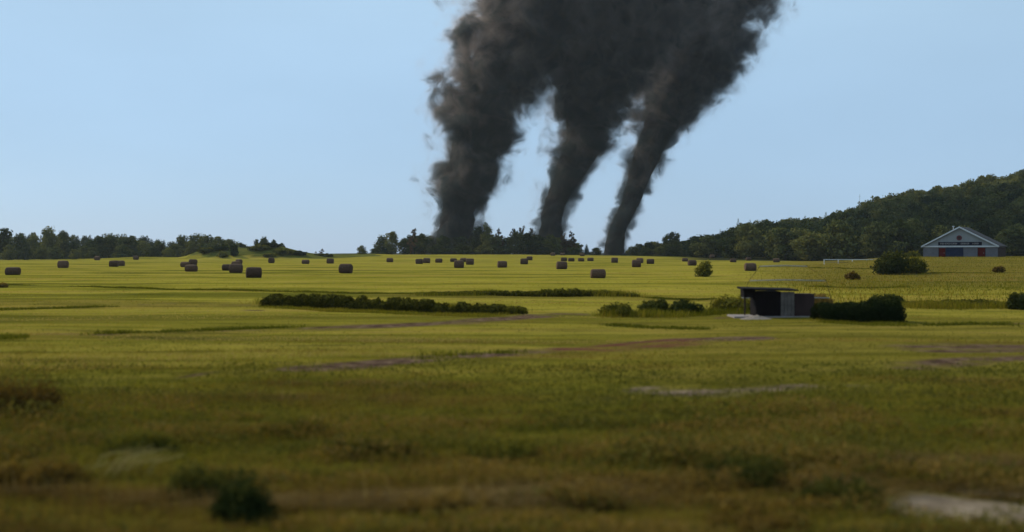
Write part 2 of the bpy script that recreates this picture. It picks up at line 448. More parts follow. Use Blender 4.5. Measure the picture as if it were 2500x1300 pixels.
def tree_variant(seed, h, wid, style):
    """meshes (crown, trunk) of a tree of height h whose crown is wid across"""
    g = np.random.default_rng(seed)
    r = wid / 2
    t = MB()
    if style == 'conifer':
        n = 1500
        z = h * (0.08 + 0.92 * (1 - np.sqrt(g.random(n))))
        tier = 0.8 + 0.2 * np.cos(z / h * 60)
        rad = r * (1 - z / h) ** 0.62 * tier * np.sqrt(g.uniform(0.25, 1.0, n))
        a = g.uniform(0, 2 * np.pi, n)
        P = np.stack([rad * np.cos(a), rad * np.sin(a), z - 0.15 * rad], 1)
        Nn = unit(np.stack([np.cos(a), np.sin(a), np.full(n, 0.9)], 1) + 0.4 * g.normal(size=(n, 3)))
        cr = leaf_mesh("crown", P, Nn, g.uniform(0.28, 0.6, n) * (0.5 + 0.5 * (1 - z / h)), M['conifer'], g.random(n) * 0.6 + 0.3 * z / h, g)
        t.tube([(0, 0, -0.5), (0.05, 0, h * 0.5), (0, 0, h * 0.98)], [h * 0.016, h * 0.011, 0.02])
        return cr, t.mesh("trunk", M['bark'])
    lob = []
    if style == 'round':
        base, nl, n, ls = 0.08, 24, 2100, (0.30, 0.62)
    elif style == 'tall':
        base, nl, n, ls = 0.05, 24, 2400, (0.28, 0.58)
    else:
        base, nl, n, ls = 0.05, 22, 1150, (0.26, 0.52)
    for i in range(nl):
        f = (i + g.random()) / nl
        z = h * (base + (0.90 - base) * f)
        if style == 'round': env = math.sqrt(max(0.08, 1 - (2 * f - 0.75) ** 2 / 1.65))
        elif style == 'tall': env = (0.5 + 0.9 * f) if f < 0.35 else (1.0 - (f - 0.35) * 1.15)
        else: env = 0.55 + 0.5 * math.sin(f * 2.7 + 0.4)
        a = g.uniform(0, 2 * np.pi)
        o = r * env * g.uniform(0.25, 0.75)
        s = r * g.uniform(0.26, 0.44) * (0.75 + 0.4 * env) * (0.62 if style == 'sparse' else 1.3 if style == 'tall' else 1.05)
        lob.append((o * math.cos(a), o * math.sin(a), z, s, s, s * g.uniform(0.65, 0.95)))
    P, Nn, k = lobe_points(lob, n, g, 0.5, 0.65)
    keep = P[:, 2] > h * 0.02
    P, Nn, k = P[keep], Nn[keep], k[keep]
    lt = g.random(nl)
    tint = np.clip(0.25 + 0.35 * (lt[k] - 0.3) + 0.45 * g.random(len(P)), 0, 1)
    cr = leaf_mesh("crown", P, Nn, g.uniform(*ls, len(P)) * (r / 4.5) ** 0.35, M['sparse' if style == 'sparse' else 'leaf'], tint, g)
    t.tube([(0, 0, -0.6), (0.12, 0.05, h * 0.3), (0.0, 0.1, h * 0.62), (0.05, 0, h * 0.85)], [h * 0.022, h * 0.016, h * 0.010, 0.03], 8)
    for l in lob[::2]:
        z0 = max(h * 0.12, l[2] - r * 0.7)
        t.tube([(0.08, 0.05, z0), (l[0] * 0.6, l[1] * 0.6, (z0 + l[2]) / 2 + 0.1), (l[0], l[1], l[2])], [h * 0.007, h * 0.005, 0.03], 5)
    return cr, t.mesh("trunk", M['bark'])

TV = {'round': [tree_variant(11 + i, 12, 11.5, 'round') for i in range(6)],
      'tall': [tree_variant(31 + i, 16, 9, 'tall') for i in range(5)],
      'sparse': [tree_variant(51 + i, 16, 10, 'sparse') for i in range(4)],
      'conifer': [tree_variant(71 + i, 15, 6.0, 'conifer') for i in range(3)]}
TH = {'round': (12, 11.5), 'tall': (16, 9), 'sparse': (16, 10), 'conifer': (15, 6.0)}
TNAME = {'round': 'broadleaf_tree', 'tall': 'broadleaf_tree', 'sparse': 'thin_leaved_tree', 'conifer': 'conifer_tree'}

def tree(style, x, y, h, w, label, group=None, seed=None, sink=0.0):
    cr, tr = TV[style][random.randrange(len(TV[style])) if seed is None else seed % len(TV[style])]
    h0, w0 = TH[style]
    t = empty(TNAME[style], (x, y, float(ground(x, y)) - sink), random.uniform(0, 6.28), label=label, cat='tree', group=group)
    t.scale = (w / w0, w / w0, h / h0)
    put(bpy.data.objects.new("crown", cr), t)
    put(bpy.data.objects.new("trunk", tr), t)
    return t

def tree_px(style, px, D, top, wpx, label, group=None, seed=None, base=None):
    """a tree at depth D whose top shows at photo row `top` and whose crown is wpx wide"""
    x = (px - 1250) / F * D
    zt = EYE + (YH - top) * D / F
    z0 = float(ground(x, D))
    return tree(style, x, D, max(2.0, zt - z0), wpx * D / F, label, group, seed)

def bush_mesh(seed, w, dp, h, leaf, n, mat, spiky=0.0):
    """foliage and branch meshes of a shrub w wide, dp deep, h tall, standing on z = 0"""
    g = np.random.default_rng(seed)
    nl = max(5, int(7 + 2.5 * w / max(h, 0.1)))
    lob = []
    for i in range(nl):
        a = g.uniform(0, 2 * np.pi); q = math.sqrt(g.random()) * 0.62
        cx, cy = q * math.cos(a) * w / 2, q * math.sin(a) * dp / 2
        top = h * (1 - 0.55 * q ** 2) * g.uniform(0.72, 1.0)
        s = min(w, dp, h * 1.6) * g.uniform(0.20, 0.34)
        lob.append((cx, cy, max(s * 0.5, top - s * 0.85), s * 1.15, s * 1.15, s))
        lob.append((cx * 1.15, cy * 1.15, max(0.25 * h, (top - s) * 0.5), s * 1.2, s * 1.2, max(s, h * 0.3)))
    P, Nn, k = lobe_points(lob, n, g, 0.35, 0.8)
    P[:, 2] = np.abs(P[:, 2])
    if spiky:
        up = g.random(n) < 0.2
        P[up, 2] += g.uniform(0, spiky, up.sum()) * h
    lt = g.random(len(lob))
    tint = np.clip(0.15 + 0.3 * lt[k] + 0.3 * g.random(n) + 0.25 * P[:, 2] / h, 0, 1)
    fo = leaf_mesh("foliage", P, Nn, leaf * g.uniform(0.6, 1.4, n), mat, tint, g)
    b = MB()
    for l in lob[::2]:
        b.tube([(l[0] * 0.25, l[1] * 0.25, -0.05), (l[0] * 0.6, l[1] * 0.6, l[2] * 0.5), (l[0], l[1], l[2])], [0.012 + 0.012 * h, 0.01 + 0.006 * h, 0.004], 5)
    return fo, b.mesh("branches", M['bark'])

BSEED = [200]
def bush(name, px, py, wpx, hpx, mat, label, cat='bush', group=None, n=None, deep=0.8, spiky=0.0, D=None, leaf=None):
    if D is None: x, D, z = at_px(px, py)
    else:
        x = (px - 1250) / F * D; z = float(ground(x, D))
    w, h = wpx * D / F, hpx * D / F
    lf = leaf or max(0.022, D * 0.00125)
    if n is None: n = int(np.clip(5.5 * w * h * (1 + deep) / (lf * lf), 500, 9000))
    BSEED[0] += 1
    fo, br = bush_mesh(BSEED[0], w, w * deep, h, lf, n, M[mat], spiky)
    t = empty(name, (x, D, z - 0.03), random.uniform(-0.3, 0.3), label=label, cat=cat, group=group)
    put(bpy.data.objects.new("foliage", fo), t)
    put(bpy.data.objects.new("branches", br), t)
    return t

# ------------------------------------------------------------------ woods: hill, left tree line, centre clump
hill = []
yy = 352.0
while yy < 665:
    half = 10.0
    for px in np.arange(1560, 2640, half * F / yy):
        p = px + random.uniform(-0.4, 0.4) * half * F / yy
        D = yy + random.uniform(-6, 6)
        x = (p - 1250) / F * D
        lim = np.interp(p, [1560, 1700, 1800, 1900], [600, 430, 380, 352])
        if D < lim - 4: continue
        hill.append((D, x, p))
    yy += 15.0
hill.sort()
N_ONE = 190
rest = []
for i, (D, x, p) in enumerate(hill):
    w = random.uniform(9.5, 14.5); h = random.uniform(9.5, 14.0)
    if p < 1800: h *= np.interp(p, [1560, 1800], [0.55, 0.9])
    if 20 < i and i % 9 == 0 and p < 2050: rest.append((D, x, h * 1.25, w * 0.5, 'conifer')); continue
    if i < N_ONE:
        tree('round', x, D, h, w, "dark green broadleaf tree in the dense wood on the hillside", "trees of the wooded hillside")
    else:
        rest.append((D, x, h, w, 'round'))

def joined_crowns(name, items, label, cat):
    Vs, Ts, off = [], [], 0
    cache = {}
    for D, x, h, w, st in items:
        k = random.randrange(len(TV[st]))
        if (st, k) not in cache:
            me = TV[st][k][0]
            co = np.empty(len(me.vertices) * 3, np.float32); me.vertices.foreach_get("co", co)
            ti = np.empty(len(me.vertices), np.float32); me.attributes['tint'].data.foreach_get("value", ti)
            cache[(st, k)] = (co.reshape(-1, 3), ti)
        co, ti = cache[(st, k)]
        h0, w0 = TH[st]
        a = random.uniform(0, 6.28); ca, sa = math.cos(a), math.sin(a)
        q = co * np.array([w / w0, w / w0, h / h0])
        q = np.stack([q[:, 0] * ca - q[:, 1] * sa + x, q[:, 0] * sa + q[:, 1] * ca + D, q[:, 2] + float(ground(x, D))], 1)
        Vs.append(q); Ts.append(np.clip(ti + random.uniform(-0.25, 0.25), 0, 1))
    V = np.concatenate(Vs)
    me = np_mesh(name, V, np.arange(len(V)).reshape(-1, 4), mat=M['leaf'], tint={'tint': np.concatenate(Ts)})
    return put(bpy.data.objects.new(name, me), label=label, cat=cat, kind="stuff")
joined_crowns("forest", rest, "dark green wood covering the upper slope of the hill", "forest")

ORD = "first second third fourth fifth sixth seventh eighth ninth tenth eleventh twelfth thirteenth fourteenth".split()
G_L = "trees of the far tree line by the hay field"
# far bluish conifer ridge behind the left tree line
ridge = np.array([(-120,566),(0,566),(45,563),(100,566),(180,566),(260,570),(340,574),(400,580),(450,588)], float)
for px in np.arange(-20, 450, 15):
    D = random.uniform(640, 700)
    top = np.interp(px, ridge[:, 0], ridge[:, 1]) + random.uniform(-2, 7)
    if round(px) % 2: tree_px('round', px, D, top + 2, random.uniform(36, 48), "broadleaf tree in the far ridge line behind the round trees", "trees of the far ridge")
    else: tree_px('conifer', px, D, top + 3, random.uniform(30, 42), "dark conifer in the far ridge line behind the round trees", "conifers of the far ridge")
left_front = [(8,556,62),(45,572,50),(85,575,40),(118,553,56),(150,563,46),(180,590,42),(205,600,34),(240,577,60),(275,574,58),(315,578,66),(350,588,52),(390,590,48),(425,596,46)]
for i, (px, top, w) in enumerate(left_front):
    tree_px('round', px, 470 + (i % 3) * 14, top, w, ORD[i] + " rounded tree from the left in the tree line past the field's far corner", G_L)
for i, (px, top, w) in enumerate([(20,598,40),(60,602,36),(100,604,38),(140,602,40),(185,608,34),(225,604,36),(300,602,48),(372,604,36),(410,606,34)]):
    tree_px('round', px, 455, top, w, ORD[i] + " low leafy tree from the left at the foot of the tree line", G_L)
for i, (px, top, w) in enumerate([(450,574,48),(478,570,56),(508,573,56),(536,577,54),(564,584,52),(590,592,42),(607,602,26)]):
    tree_px('round', px, 500 + (i % 2) * 14, top, w, ORD[i] + " tree from the left in the small grove behind the grassy mounds", "grove behind the mounds")
for i, (px, top, w) in enumerate([(470,590,52),(505,594,52),(545,598,46),(580,601,40)]):
    tree_px('round', px, 486, top, w, ORD[i] + " low tree from the left at the front of the grove behind the mounds", "grove behind the mounds")
for i, (px, top, w) in enumerate([(628,584,26),(646,578,30),(666,586,28),(686,594,24)]):
    tree_px('round', px, 500, top, w, ORD[i] + " tree crown from the left showing over the larger grassy mound", "trees behind the larger mound")
tree_px('sparse', 786, 470, 606, 20, "thin young tree alone on the low bank at the field edge")
tree_px('sparse', 770, 474, 613, 12, "smallest sapling beside the thin young tree on the bank")
tree_px('round', 883, 470, 599, 26, "small round tree alone at the end of the low bank")

G_C = "tree clump on the field crest below the smoke"
tree_px('tall', 955, 496, 562, 44, "tall tree with a pointed top standing just left of the clump")
tree_px('round', 934, 500, 574, 40, "broad tree joined to the pointed tree left of the clump")
tree_px('round', 921, 492, 606, 40, "low bush-like tree at the left foot of the pointed tree")
tree_px('sparse', 1007, 498, 553, 30, "tree with a loose tuft on top at the left end of the clump")
for i, (px, top, w) in enumerate([(1002,573,40),(1028,570,44),(1052,572,46),(1082,575,48),(1112,577,48),(1142,558,46),(1168,548,40)]):
    tree_px('round' if i % 2 else 'tall', px, 508 + (i % 3) * 12, top, w, ORD[i] + " dark tree from the left around the base of the leftmost smoke plume", G_C)
tree_px('tall', 1188, 500, 542, 34, "tallest tree of the clump, right of the leftmost plume's foot")
for i, (px, top, w) in enumerate([(1218,553,30),(1252,553,34),(1277,546,36),(1298,552,26)]):
    tree_px('sparse', px, 510, top, w, ORD[i] + " thin reddish see-through tree from the left between the two leftmost plumes", G_C)
for i, (px, top, w) in enumerate([(1203,572,50),(1262,564,50),(1284,568,54),(1311,574,50),(1345,572,56)]):
    tree_px('round', px, 497, top, w, ORD[i] + " dark dense tree from the left between the two leftmost plumes", G_C)
for i, (px, top, w) in enumerate([(1378,566,32),(1396,560,34),(1384,585,44)]):
    tree_px('sparse', px, 503, top, w, ["taller left", "tallest right", "low bushy"][i] + " thin reddish tree at the right end of the clump", G_C)
for i, (px, top, w) in enumerate([(1070,600,52),(1130,598,56),(1230,602,48),(1180,598,50),(1330,604,46),(1400,604,40)]):
    tree_px('round', px, 490, top, w, ORD[i] + " low dark tree along the front foot of the clump", G_C)
for i, (px, top, w) in enumerate([(992,581,48),(1022,575,54),(1048,577,56),(1096,579,60),(1124,577,60),(1156,573,58),(1180,565,54),(1212,575,52),(1240,579,52),(1300,575,54),(1322,579,52),(1362,581,52),(1392,585,46),(1410,593,36)]):
    tree_px('round', px, 518 + (i % 2) * 9, top, w, ORD[i] + " middling dark tree from the left filling the heart of the clump", G_C)
tree_px('conifer', 1432, 520, 595, 22, "small conifer alone between the clump and the rightmost plume")
tree_px('round', 1455, 540, 605, 36, "low tree just left of the rightmost plume's foot")
for i, (px, top, w) in enumerate([(1545,601,34),(1562,597,32),(1586,590,34),(1606,588,34)]):
    tree_px('conifer' if i % 2 else 'round', px, 530, top, w, ORD[i] + " small dark tree from the left beside the rightmost plume's foot", "low trees at the foot of the hill")
for i, (px, top, w) in enumerate([(1628,570,30),(1642,563,32),(1654,568,28)]):
    tree_px('tall', px, 500, top, w, ORD[i] + " tall spiky-topped tree from the left at the foot of the hill", "tall trees at the foot of the hill")
for i, (px, top, w) in enumerate([(1575,604,40),(1612,602,44),(1640,596,50),(1672,600,40),(1700,604,40)]):
    tree_px('round', px, 492, top, w, ORD[i] + " low dark tree from the left at the foot of the wooded hill", "low trees at the foot of the hill")

# ------------------------------------------------------------------ smoke
def plume(label, D, axis, seed, dens):
    """axis: (photo row, centre column, radius in photo px) from the ground up"""
    s = D / F
    A = np.array(axis, float)
    zs = EYE + (YH - A[:, 0]) * s
    xs = (A[:, 1] - 1250) * s
    rs = A[:, 2] * s
    z0, z1 = zs[0], zs[-1]
    t = empty("smoke_plume", (xs[0], D, z0), label=label, cat="smoke", group="smoke plumes rising behind the field")
    x_off = xs - xs[0]
    def tube_mesh(name, k, mat, nr, na, puff, seed):
        zz = np.linspace(0, z1 - z0, nr)
        xc = np.interp(zz, zs - z0, x_off); rc = np.interp(zz, zs - z0, rs) * k
        a = np.linspace(0, 2 * np.pi, na, endpoint=False)
        V = np.empty((nr, na, 3))
        for i in range(nr):
            r = rc[i]
            V[i, :, 0] = xc[i] + r * np.cos(a); V[i, :, 1] = r * np.sin(a) * 0.85; V[i, :, 2] = zz[i]
        if puff:
            for i in range(nr):
                c = Vector((xc[i], 0, zz[i])); r = rc[i]
                for j in range(na):
                    p = Vector(V[i, j])
                    q = p / max(r, 4.0) * 1.0 + Vector((seed * 7.1, 0, 0))
                    f1 = mnoise.voronoi(q * 1.3)[0][0]; f2 = mnoise.voronoi(q * 3.1)[0][0]; f3 = mnoise.voronoi(q * 6.7)[0][0]
                    dsp = (0.55 - f1) * 0.30 + (0.5 - f2) * 0.16 + (0.5 - f3) * 0.06
                    n = (p - c); n.z = 0.25 * n.length
                    V[i, j] = p + n * dsp
        V = V.reshape(-1, 3)
        ii = np.arange(nr * na).reshape(nr, na)
        q = np.stack([ii[:-1], np.roll(ii[:-1], -1, 1), np.roll(ii[1:], -1, 1), ii[1:]], -1).reshape(-1, 4)
        c0, c1 = len(V), len(V) + 1
        V = np.concatenate([V, [[x_off[0], 0, 0], [x_off[-1], 0, z1 - z0]]])
        tr = [(c0, ii[0, (j + 1) % na], ii[0, j]) for j in range(na)] + [(c1, ii[-1, j], ii[-1, (j + 1) % na]) for j in range(na)]
        return np_mesh(name, V, q, tr, mat=mat, smooth=True)
    # dense heart of the plume: opaque sooty billows
    core = plain('soot billows', (0.018, 0.021, 0.021), 1.0, 0.3, 0.12)
    put(bpy.data.objects.new("dense_smoke", tube_mesh("dense_smoke", 0.54, core, 130, 90, True, seed)), t)
    # thinner smoke round it: real volume whose density falls off from the axis, torn by noise
    m, nt, out = mat_nodes('thin smoke')
    tc = N(nt, "ShaderNodeTexCoord"); sp = N(nt, "ShaderNodeSeparateXYZ")
    nt.links.new(tc.outputs['Object'], sp.inputs[0])
    hz = z1 - z0
    zn = math_node(nt, 'DIVIDE', sp.outputs[2], hz, clamp=True)
    def curve(vals, lo, hi):
        fc = N(nt, "ShaderNodeFloatCurve")
        cm = fc.mapping.curves[0]
        pts = [((z - z0) / hz, (v - lo) / (hi - lo)) for z, v in zip(zs, vals)]
        while len(cm.points) < len(pts): cm.points.new(0.5, 0.5)
        for p, (a, b_) in zip(cm.points, pts):
            p.location = (a, b_); p.handle_type = 'AUTO'
        fc.mapping.update()
        nt.links.new(zn, fc.inputs['Value'])
        return math_node(nt, 'ADD', math_node(nt, 'MULTIPLY', fc.outputs[0], hi - lo), lo)
    xc = curve(x_off, min(x_off) - 1, max(x_off) + 1)
    rc = curve(rs, 0.0, max(rs) + 1)
    dx = math_node(nt, 'SUBTRACT', sp.outputs[0], xc)
    dy = math_node(nt, 'DIVIDE', sp.outputs[1], 0.85)
    rho = math_node(nt, 'DIVIDE', math_node(nt, 'SQRT', math_node(nt, 'ADD', math_node(nt, 'MULTIPLY', dx, dx), math_node(nt, 'MULTIPLY', dy, dy))), rc)
    mpp = N(nt, "ShaderNodeMapping"); mpp.inputs['Location'].default_value = (seed * 31.0, seed * 17.0, 0)
    nt.links.new(tc.outputs['Object'], mpp.inputs[0])
    nz = noise_node(nt, mpp.outputs[0], 0.075, 6, 0.66)
    nz.inputs['Distortion'].default_value = 0.6
    vadd = N(nt, "ShaderNodeVectorMath"); vadd.operation = 'MULTIPLY_ADD'
    nt.links.new(nz.outputs[1], vadd.inputs[0]); vadd.inputs[1].default_value = (15, 15, 15); nt.links.new(mpp.outputs[0], vadd.inputs[2])
    vo = N(nt, "ShaderNodeTexVoronoi"); vo.inputs['Scale'].default_value = 0.125
    nt.links.new(vadd.outputs[0], vo.inputs['Vector'])
    puff = math_node(nt, 'MULTIPLY', math_node(nt, 'SUBTRACT', 0.50, vo.outputs['Distance']), 0.42)
    e = math_node(nt, 'ADD', math_node(nt, 'SUBTRACT', 1.0, rho), math_node(nt, 'MULTIPLY', math_node(nt, 'SUBTRACT', nz.outputs[0], 0.5), 2.9))
    e = math_node(nt, 'ADD', e, puff)
    ee = math_node(nt, 'MULTIPLY', e, 2.4, clamp=True)
    dn = math_node(nt, 'MULTIPLY', math_node(nt, 'POWER', ee, 1.7), dens)
    halo = math_node(nt, 'POWER', math_node(nt, 'MULTIPLY', math_node(nt, 'ADD', e, 0.42), 1.1, clamp=True), 2.2)
    lift = math_node(nt, 'ADD', math_node(nt, 'MULTIPLY', zn, 0.9), 0.1)
    dn = math_node(nt, 'ADD', dn, math_node(nt, 'MULTIPLY', math_node(nt, 'MULTIPLY', halo, lift), 0.15))
    pv = N(nt, "ShaderNodeVolumePrincipled")
    # backlit brown of thin edges put into the colour; dense part is black soot
    nt.links.new(ramp(nt, ee, [(0.0, (0.52, 0.42, 0.37)), (0.26, (0.25, 0.21, 0.19)), (0.62, (0.045, 0.060, 0.060))]), pv.inputs['Color'])
    pv.inputs['Anisotropy'].default_value = 0.35
    nt.links.new(dn, pv.inputs['Density'])
    nt.links.new(pv.outputs[0], out.inputs['Volume'])
    m.cycles.volume_step_rate = 0.35
    put(bpy.data.objects.new("thin_smoke", tube_mesh("thin_smoke", 1.75, m, 40, 40, False, seed)), t)
    return t

plume("thick dark smoke plume, widest and leftmost, rising from the tree clump", 530,
      [(640,1106,112),(570,1112,75),(520,1118,73),(470,1129,90),(430,1136,101),(380,1156,96),(330,1170,104),(280,1174,118),(230,1208,126),(180,1218,138),(120,1272,152),(60,1305,175),(0,1348,188),(-90,1400,210)], 1, 0.30)
plume("middle smoke plume, rising at the right end of the tree clump", 545,
      [(640,1345,74),(560,1345,49),(520,1347,46),(470,1368,53),(420,1394,70),(370,1420,80),(320,1436,82),(270,1434,104),(210,1452,126),(140,1490,158),(60,1520,185),(0,1545,200),(-90,1580,220)], 2, 0.30)
plume("thinnest smoke plume, rightmost, leaning right as it rises", 600,
      [(640,1497,52),(580,1503,38),(550,1512,38),(500,1538,39),(450,1556,47),(400,1572,55),(350,1592,65),(300,1618,82),(250,1641,105),(200,1660,121),(120,1684,142),(60,1702,152),(0,1714,164),(-90,1740,180)], 3, 0.30)

# ------------------------------------------------------------------ hay bales
def bale_mesh(seed):
    """a round bale on its side, axis along x, unit diameter and length, resting on z = 0"""
    nr, ns = 14, 36
    half = [(-0.5, 0.0), (-0.505, 0.16), (-0.50, 0.30), (-0.487, 0.39), (-0.46, 0.445), (-0.42, 0.478), (-0.36, 0.497), (-0.18, 0.503)]
    prof = half + [(0.0, 0.506)] + [(-x, r) for x, r in half[::-1]]
    V = []
    for i, (x, r) in enumerate(prof):
        for k in range(ns):
            a = 2 * math.pi * k / ns
            p = Vector((x * 3, math.cos(a) * 2, math.sin(a) * 2))
            rr = r * (1 + 0.05 * mnoise.noise(p * 1.3 + Vector((seed * 5, 0, 0))) + 0.03 * mnoise.noise(p * 4 + Vector((seed * 9, 0, 0))))
            xx = x + (0.02 * mnoise.noise(Vector((r * 14, a * 0.3, seed))) if abs(x) > 0.45 else 0)
            yv, zv = rr * math.cos(a), rr * math.sin(a)
            if zv < -0.40: zv = -0.40 - (abs(zv) - 0.40) * 0.35     # flattened where it has settled
            zv *= 0.97; yv *= 1.0 + 0.05 * max(0, -zv)
            V.append((xx, yv, zv))
    V = np.array(V); V[:, 2] -= V[:, 2].min()
    V[:, 2] /= V[:, 2].max()
    ii = np.arange(len(prof) * ns).reshape(len(prof), ns)
    q = np.stack([ii[:-1], ii[1:], np.roll(ii[1:], -1, 1), np.roll(ii[:-1], -1, 1)], -1).reshape(-1, 4)
    return np_mesh("hay_bale", V, q, mat=M['hay'], smooth=True)
BM = [bale_mesh(i) for i in range(5)]
BALES = [
 (27,672,40,19,"long low round bale, second from the left picture edge, before the tree line"),
 (150,655,30,19,"round bale alone left of the paired bales, below the left tree line"),
 (235,636,21,12,"small far bale at the field edge below the round left trees"),
 (275,652,26,16,"front bale of the touching pair below the left tree line"),
 (291,650,20,14,"rear bale of the touching pair below the left tree line"),
 (330,635,20,12,"small bale on the skyline of the field where the rough bank begins"),
 (450,653,24,14,"left bale of the three-bale cluster below the grove"),
 (469,647,22,14,"rear right bale of the three-bale cluster below the grove"),
 (464,664,30,18,"front bale of the three-bale cluster below the grove"),
 (551,661,20,16,"bale half hidden at the left of the cluster below the mounds"),
 (573,667,38,23,"large dark bale at the front of the cluster below the mounds"),
 (575,652,26,14,"bale hidden behind the large dark one, its top showing"),
 (582,645,15,12,"farthest bale of the cluster below the mounds"),
 (616,679,39,27,"largest dark bale, just right of the cluster below the mounds"),
 (661,643,16,14,"small bale showing a pale sunlit round end below the larger mound"),
 (745,645,21,11,"small low bale below the right slope of the larger mound"),
 (805,644,29,13,"long low bale behind and left of the big lone bale"),
 (842,668,37,24,"big dark bale alone, left of centre below the low bank"),
 (951,641,18,11,"small lone bale below the pointed tree"),
 (1023,645,23,13,"left bale of the pair below the left end of the clump"),
 (1041,643,17,13,"right bale of the pair below the left end of the clump"),
 (1071,642,19,11,"small lone bale below the leftmost plume's foot"),
 (1107,640,17,9,"small bale at the rear left of the four-bale cluster below the clump"),
 (1131,640,20,10,"rear middle bale of the four-bale cluster below the clump"),
 (1120,655,30,20,"front bale of the four-bale cluster below the clump"),
 (1147,647,25,16,"right bale of the four-bale cluster below the clump"),
 (1226,654,30,17,"lone bale between the four-bale cluster and the pair below the clump"),
 (1280,646,23,15,"front bale of the pair below the reddish trees"),
 (1293,636,15,10,"rear smaller bale of the pair below the reddish trees"),
 (1350,625,13,8,"tiny bale on the field crest below the middle plume"),
 (1374,624,11,6,"tiniest bale on the crest just right of the middle plume's foot"),
 (1422,626,12,8,"tiny bale on the crest below the clump's right end"),
 (1377,638,17,9,"first from the left in the row of four small bales below the clump's right end"),
 (1395,639,17,9,"second from the left in the row of four small bales"),
 (1419,639,15,8,"third from the left in the row of four small bales"),
 (1442,638,15,8,"last at the right in the row of four small bales"),
 (1372,658,29,20,"dark bale in front of the row of four small bales"),
 (1461,680,36,23,"nearest bale of the centre right, with a brown faded lower half"),
 (1501,642,23,13,"lone bale directly below the rightmost plume"),
 (1563,643,24,13,"rear bale of the three-bale cluster right of the rightmost plume"),
 (1555,653,28,19,"front bale of the three-bale cluster right of the rightmost plume"),
 (1589,645,24,13,"right bale of the three-bale cluster right of the rightmost plume"),
 (1673,639,14,8,"small bale behind the one beside the round bush"),
 (1691,649,25,14,"bale just left of the lone round bush"),
 (1694,626,12,6,"tiny far bale on the crest above the round bush"),
 (1740,631,15,9,"small crest bale above and right of the round bush"),
 (1791,641,15,8,"small bale midway between the round bush and the dark bale at right"),
 (1828,637,12,8,"right one of two tiny far bales above the dark bale at right"),
 (1816,631,14,7,"left one of two tiny far bales above the dark bale at right"),
 (1834,662,30,20,"dark bale standing farthest forward at the right of the field"),
 (1897,641,16,10,"rightmost small bale, near the pair of olive bushes"),
]
for i, (px, py, w, h, lab) in enumerate(BALES):
    x, D, z = at_px(px, py, 60, 474)
    dia = float(np.clip(h * D / F, 1.15, 1.65)); ln = float(np.clip(w * D / F, 1.25, 1.95))
    o = bpy.data.objects.new("hay_bale", BM[i % 5])
    yaw = random.uniform(-0.35, 0.35)
    if px == 661: yaw, ln = R(52), 1.4
    o.location = (x, D + dia / 2, z - 0.03); o.rotation_euler = (random.uniform(-0.05, 0.05), random.uniform(-0.03, 0.03), yaw)
    o.scale = (ln, dia, dia)
    put(o, label=lab, cat="hay bale", group="round hay bales in the mown field")

# ------------------------------------------------------------------ the hall with the gable sign
HD = 240.0
s = HD / F
hx = (2343 - 1250) * s
HA = R(33.0)
hz0 = float(ground(hx, HD)) - 0.1
hall = empty("gabled_hall", (hx, HD, hz0), -HA, label="pale grey gabled hall with red doors and black sign at the wood's edge", cat="building")
Wd, Hw, Hr, Dp = 8.1, 2.55, 7.05, 13.0
K = math.cos(HA - R(23.6)) * math.cos(R(23.6))          # width of the front as it shows, so that doors and sign sit right
MB().box(-Wd, Wd, 0, Dp, -0.6, Hw).build("lower_wall", M['lowwall'], hall)
g_ = MB().prism([(-Wd, Hw + 0.001), (Wd, Hw + 0.001), (0, Hr - 0.15)], 0.02, Dp - 0.02).build("gable_wall", M['siding'], hall)
for i in range(18):                                       # lap siding courses of the gable
    z = Hw + 0.42 + i * 0.22
    hw = Wd * (Hr - 0.15 - z - 0.22) / (Hr - 0.15 - Hw) - 0.1
    if hw < 0.25: break
    MB().prism([(-hw, 0), (hw, 0), (hw - 0.2, 0.215), (-hw + 0.2, 0.215)], -0.02 , 0.018).build("siding_board", M['siding'], g_).location = (0, 0, z)
for sgn in (-1, 1):
    sl = math.hypot(Wd + 0.35, Hr - Hw + 0.2)
    ang = math.atan2(Hr - Hw + 0.1, Wd + 0.35)
    e = (Wd + 0.35)
    zl = Hw - 0.05
    top = [(0, Hr + 0.22), (0, Hr + 0.02), (sgn * e, zl), (sgn * e, zl + 0.2)]
    rf = MB().prism(top, -0.55, Dp + 0.4).build("roof_slope", M['roofing'], hall)
    MB().prism([(0, Hr + 0.24), (0, Hr - 0.12), (sgn * (e + 0.02), zl - 0.12), (sgn * (e + 0.02), zl + 0.2)], -0.66, -0.555).build("bargeboard", M['paint'], rf)
MB().box(-Wd - 0.25, Wd + 0.25, -0.30, -0.005, Hw - 0.12, Hw + 0.20).build("eave_band", M['paint'], hall)
def u_of(px): return (px - 2342) * 0.0905
d1 = MB().box(u_of(2292), u_of(2307), -0.07, 0.01, 0.1, Hw - 0.30).build("door", M['red'], hall); d1["label"] = "red door near the hall's left side"
d2 = MB().box(u_of(2386), u_of(2402), -0.07, 0.01, 0.0, Hw - 0.22).build("door", M['red'], hall); d2["label"] = "red door near the hall's right side"
for dd, a, b_ in ((d1, 2292, 2307), (d2, 2386, 2402)):
    for q in (u_of(a) - 0.12, u_of(b_)): MB().box(q, q + 0.12, -0.09, 0.0, 0.1, Hw - 0.2).build("door_jamb", M['darkside'], dd)
    MB().box(u_of(b_) - 0.3, u_of(b_) - 0.2, -0.13, -0.072, 1.0, 1.15).build("handle", M['metal'], dd)
gd = MB().box(u_of(2308.5), u_of(2351), -0.06, 0.01, 0.15, Hw - 0.13).build("wide_door", M['navy'], hall); gd["label"] = "wide dark blue folding door in the middle of the hall"
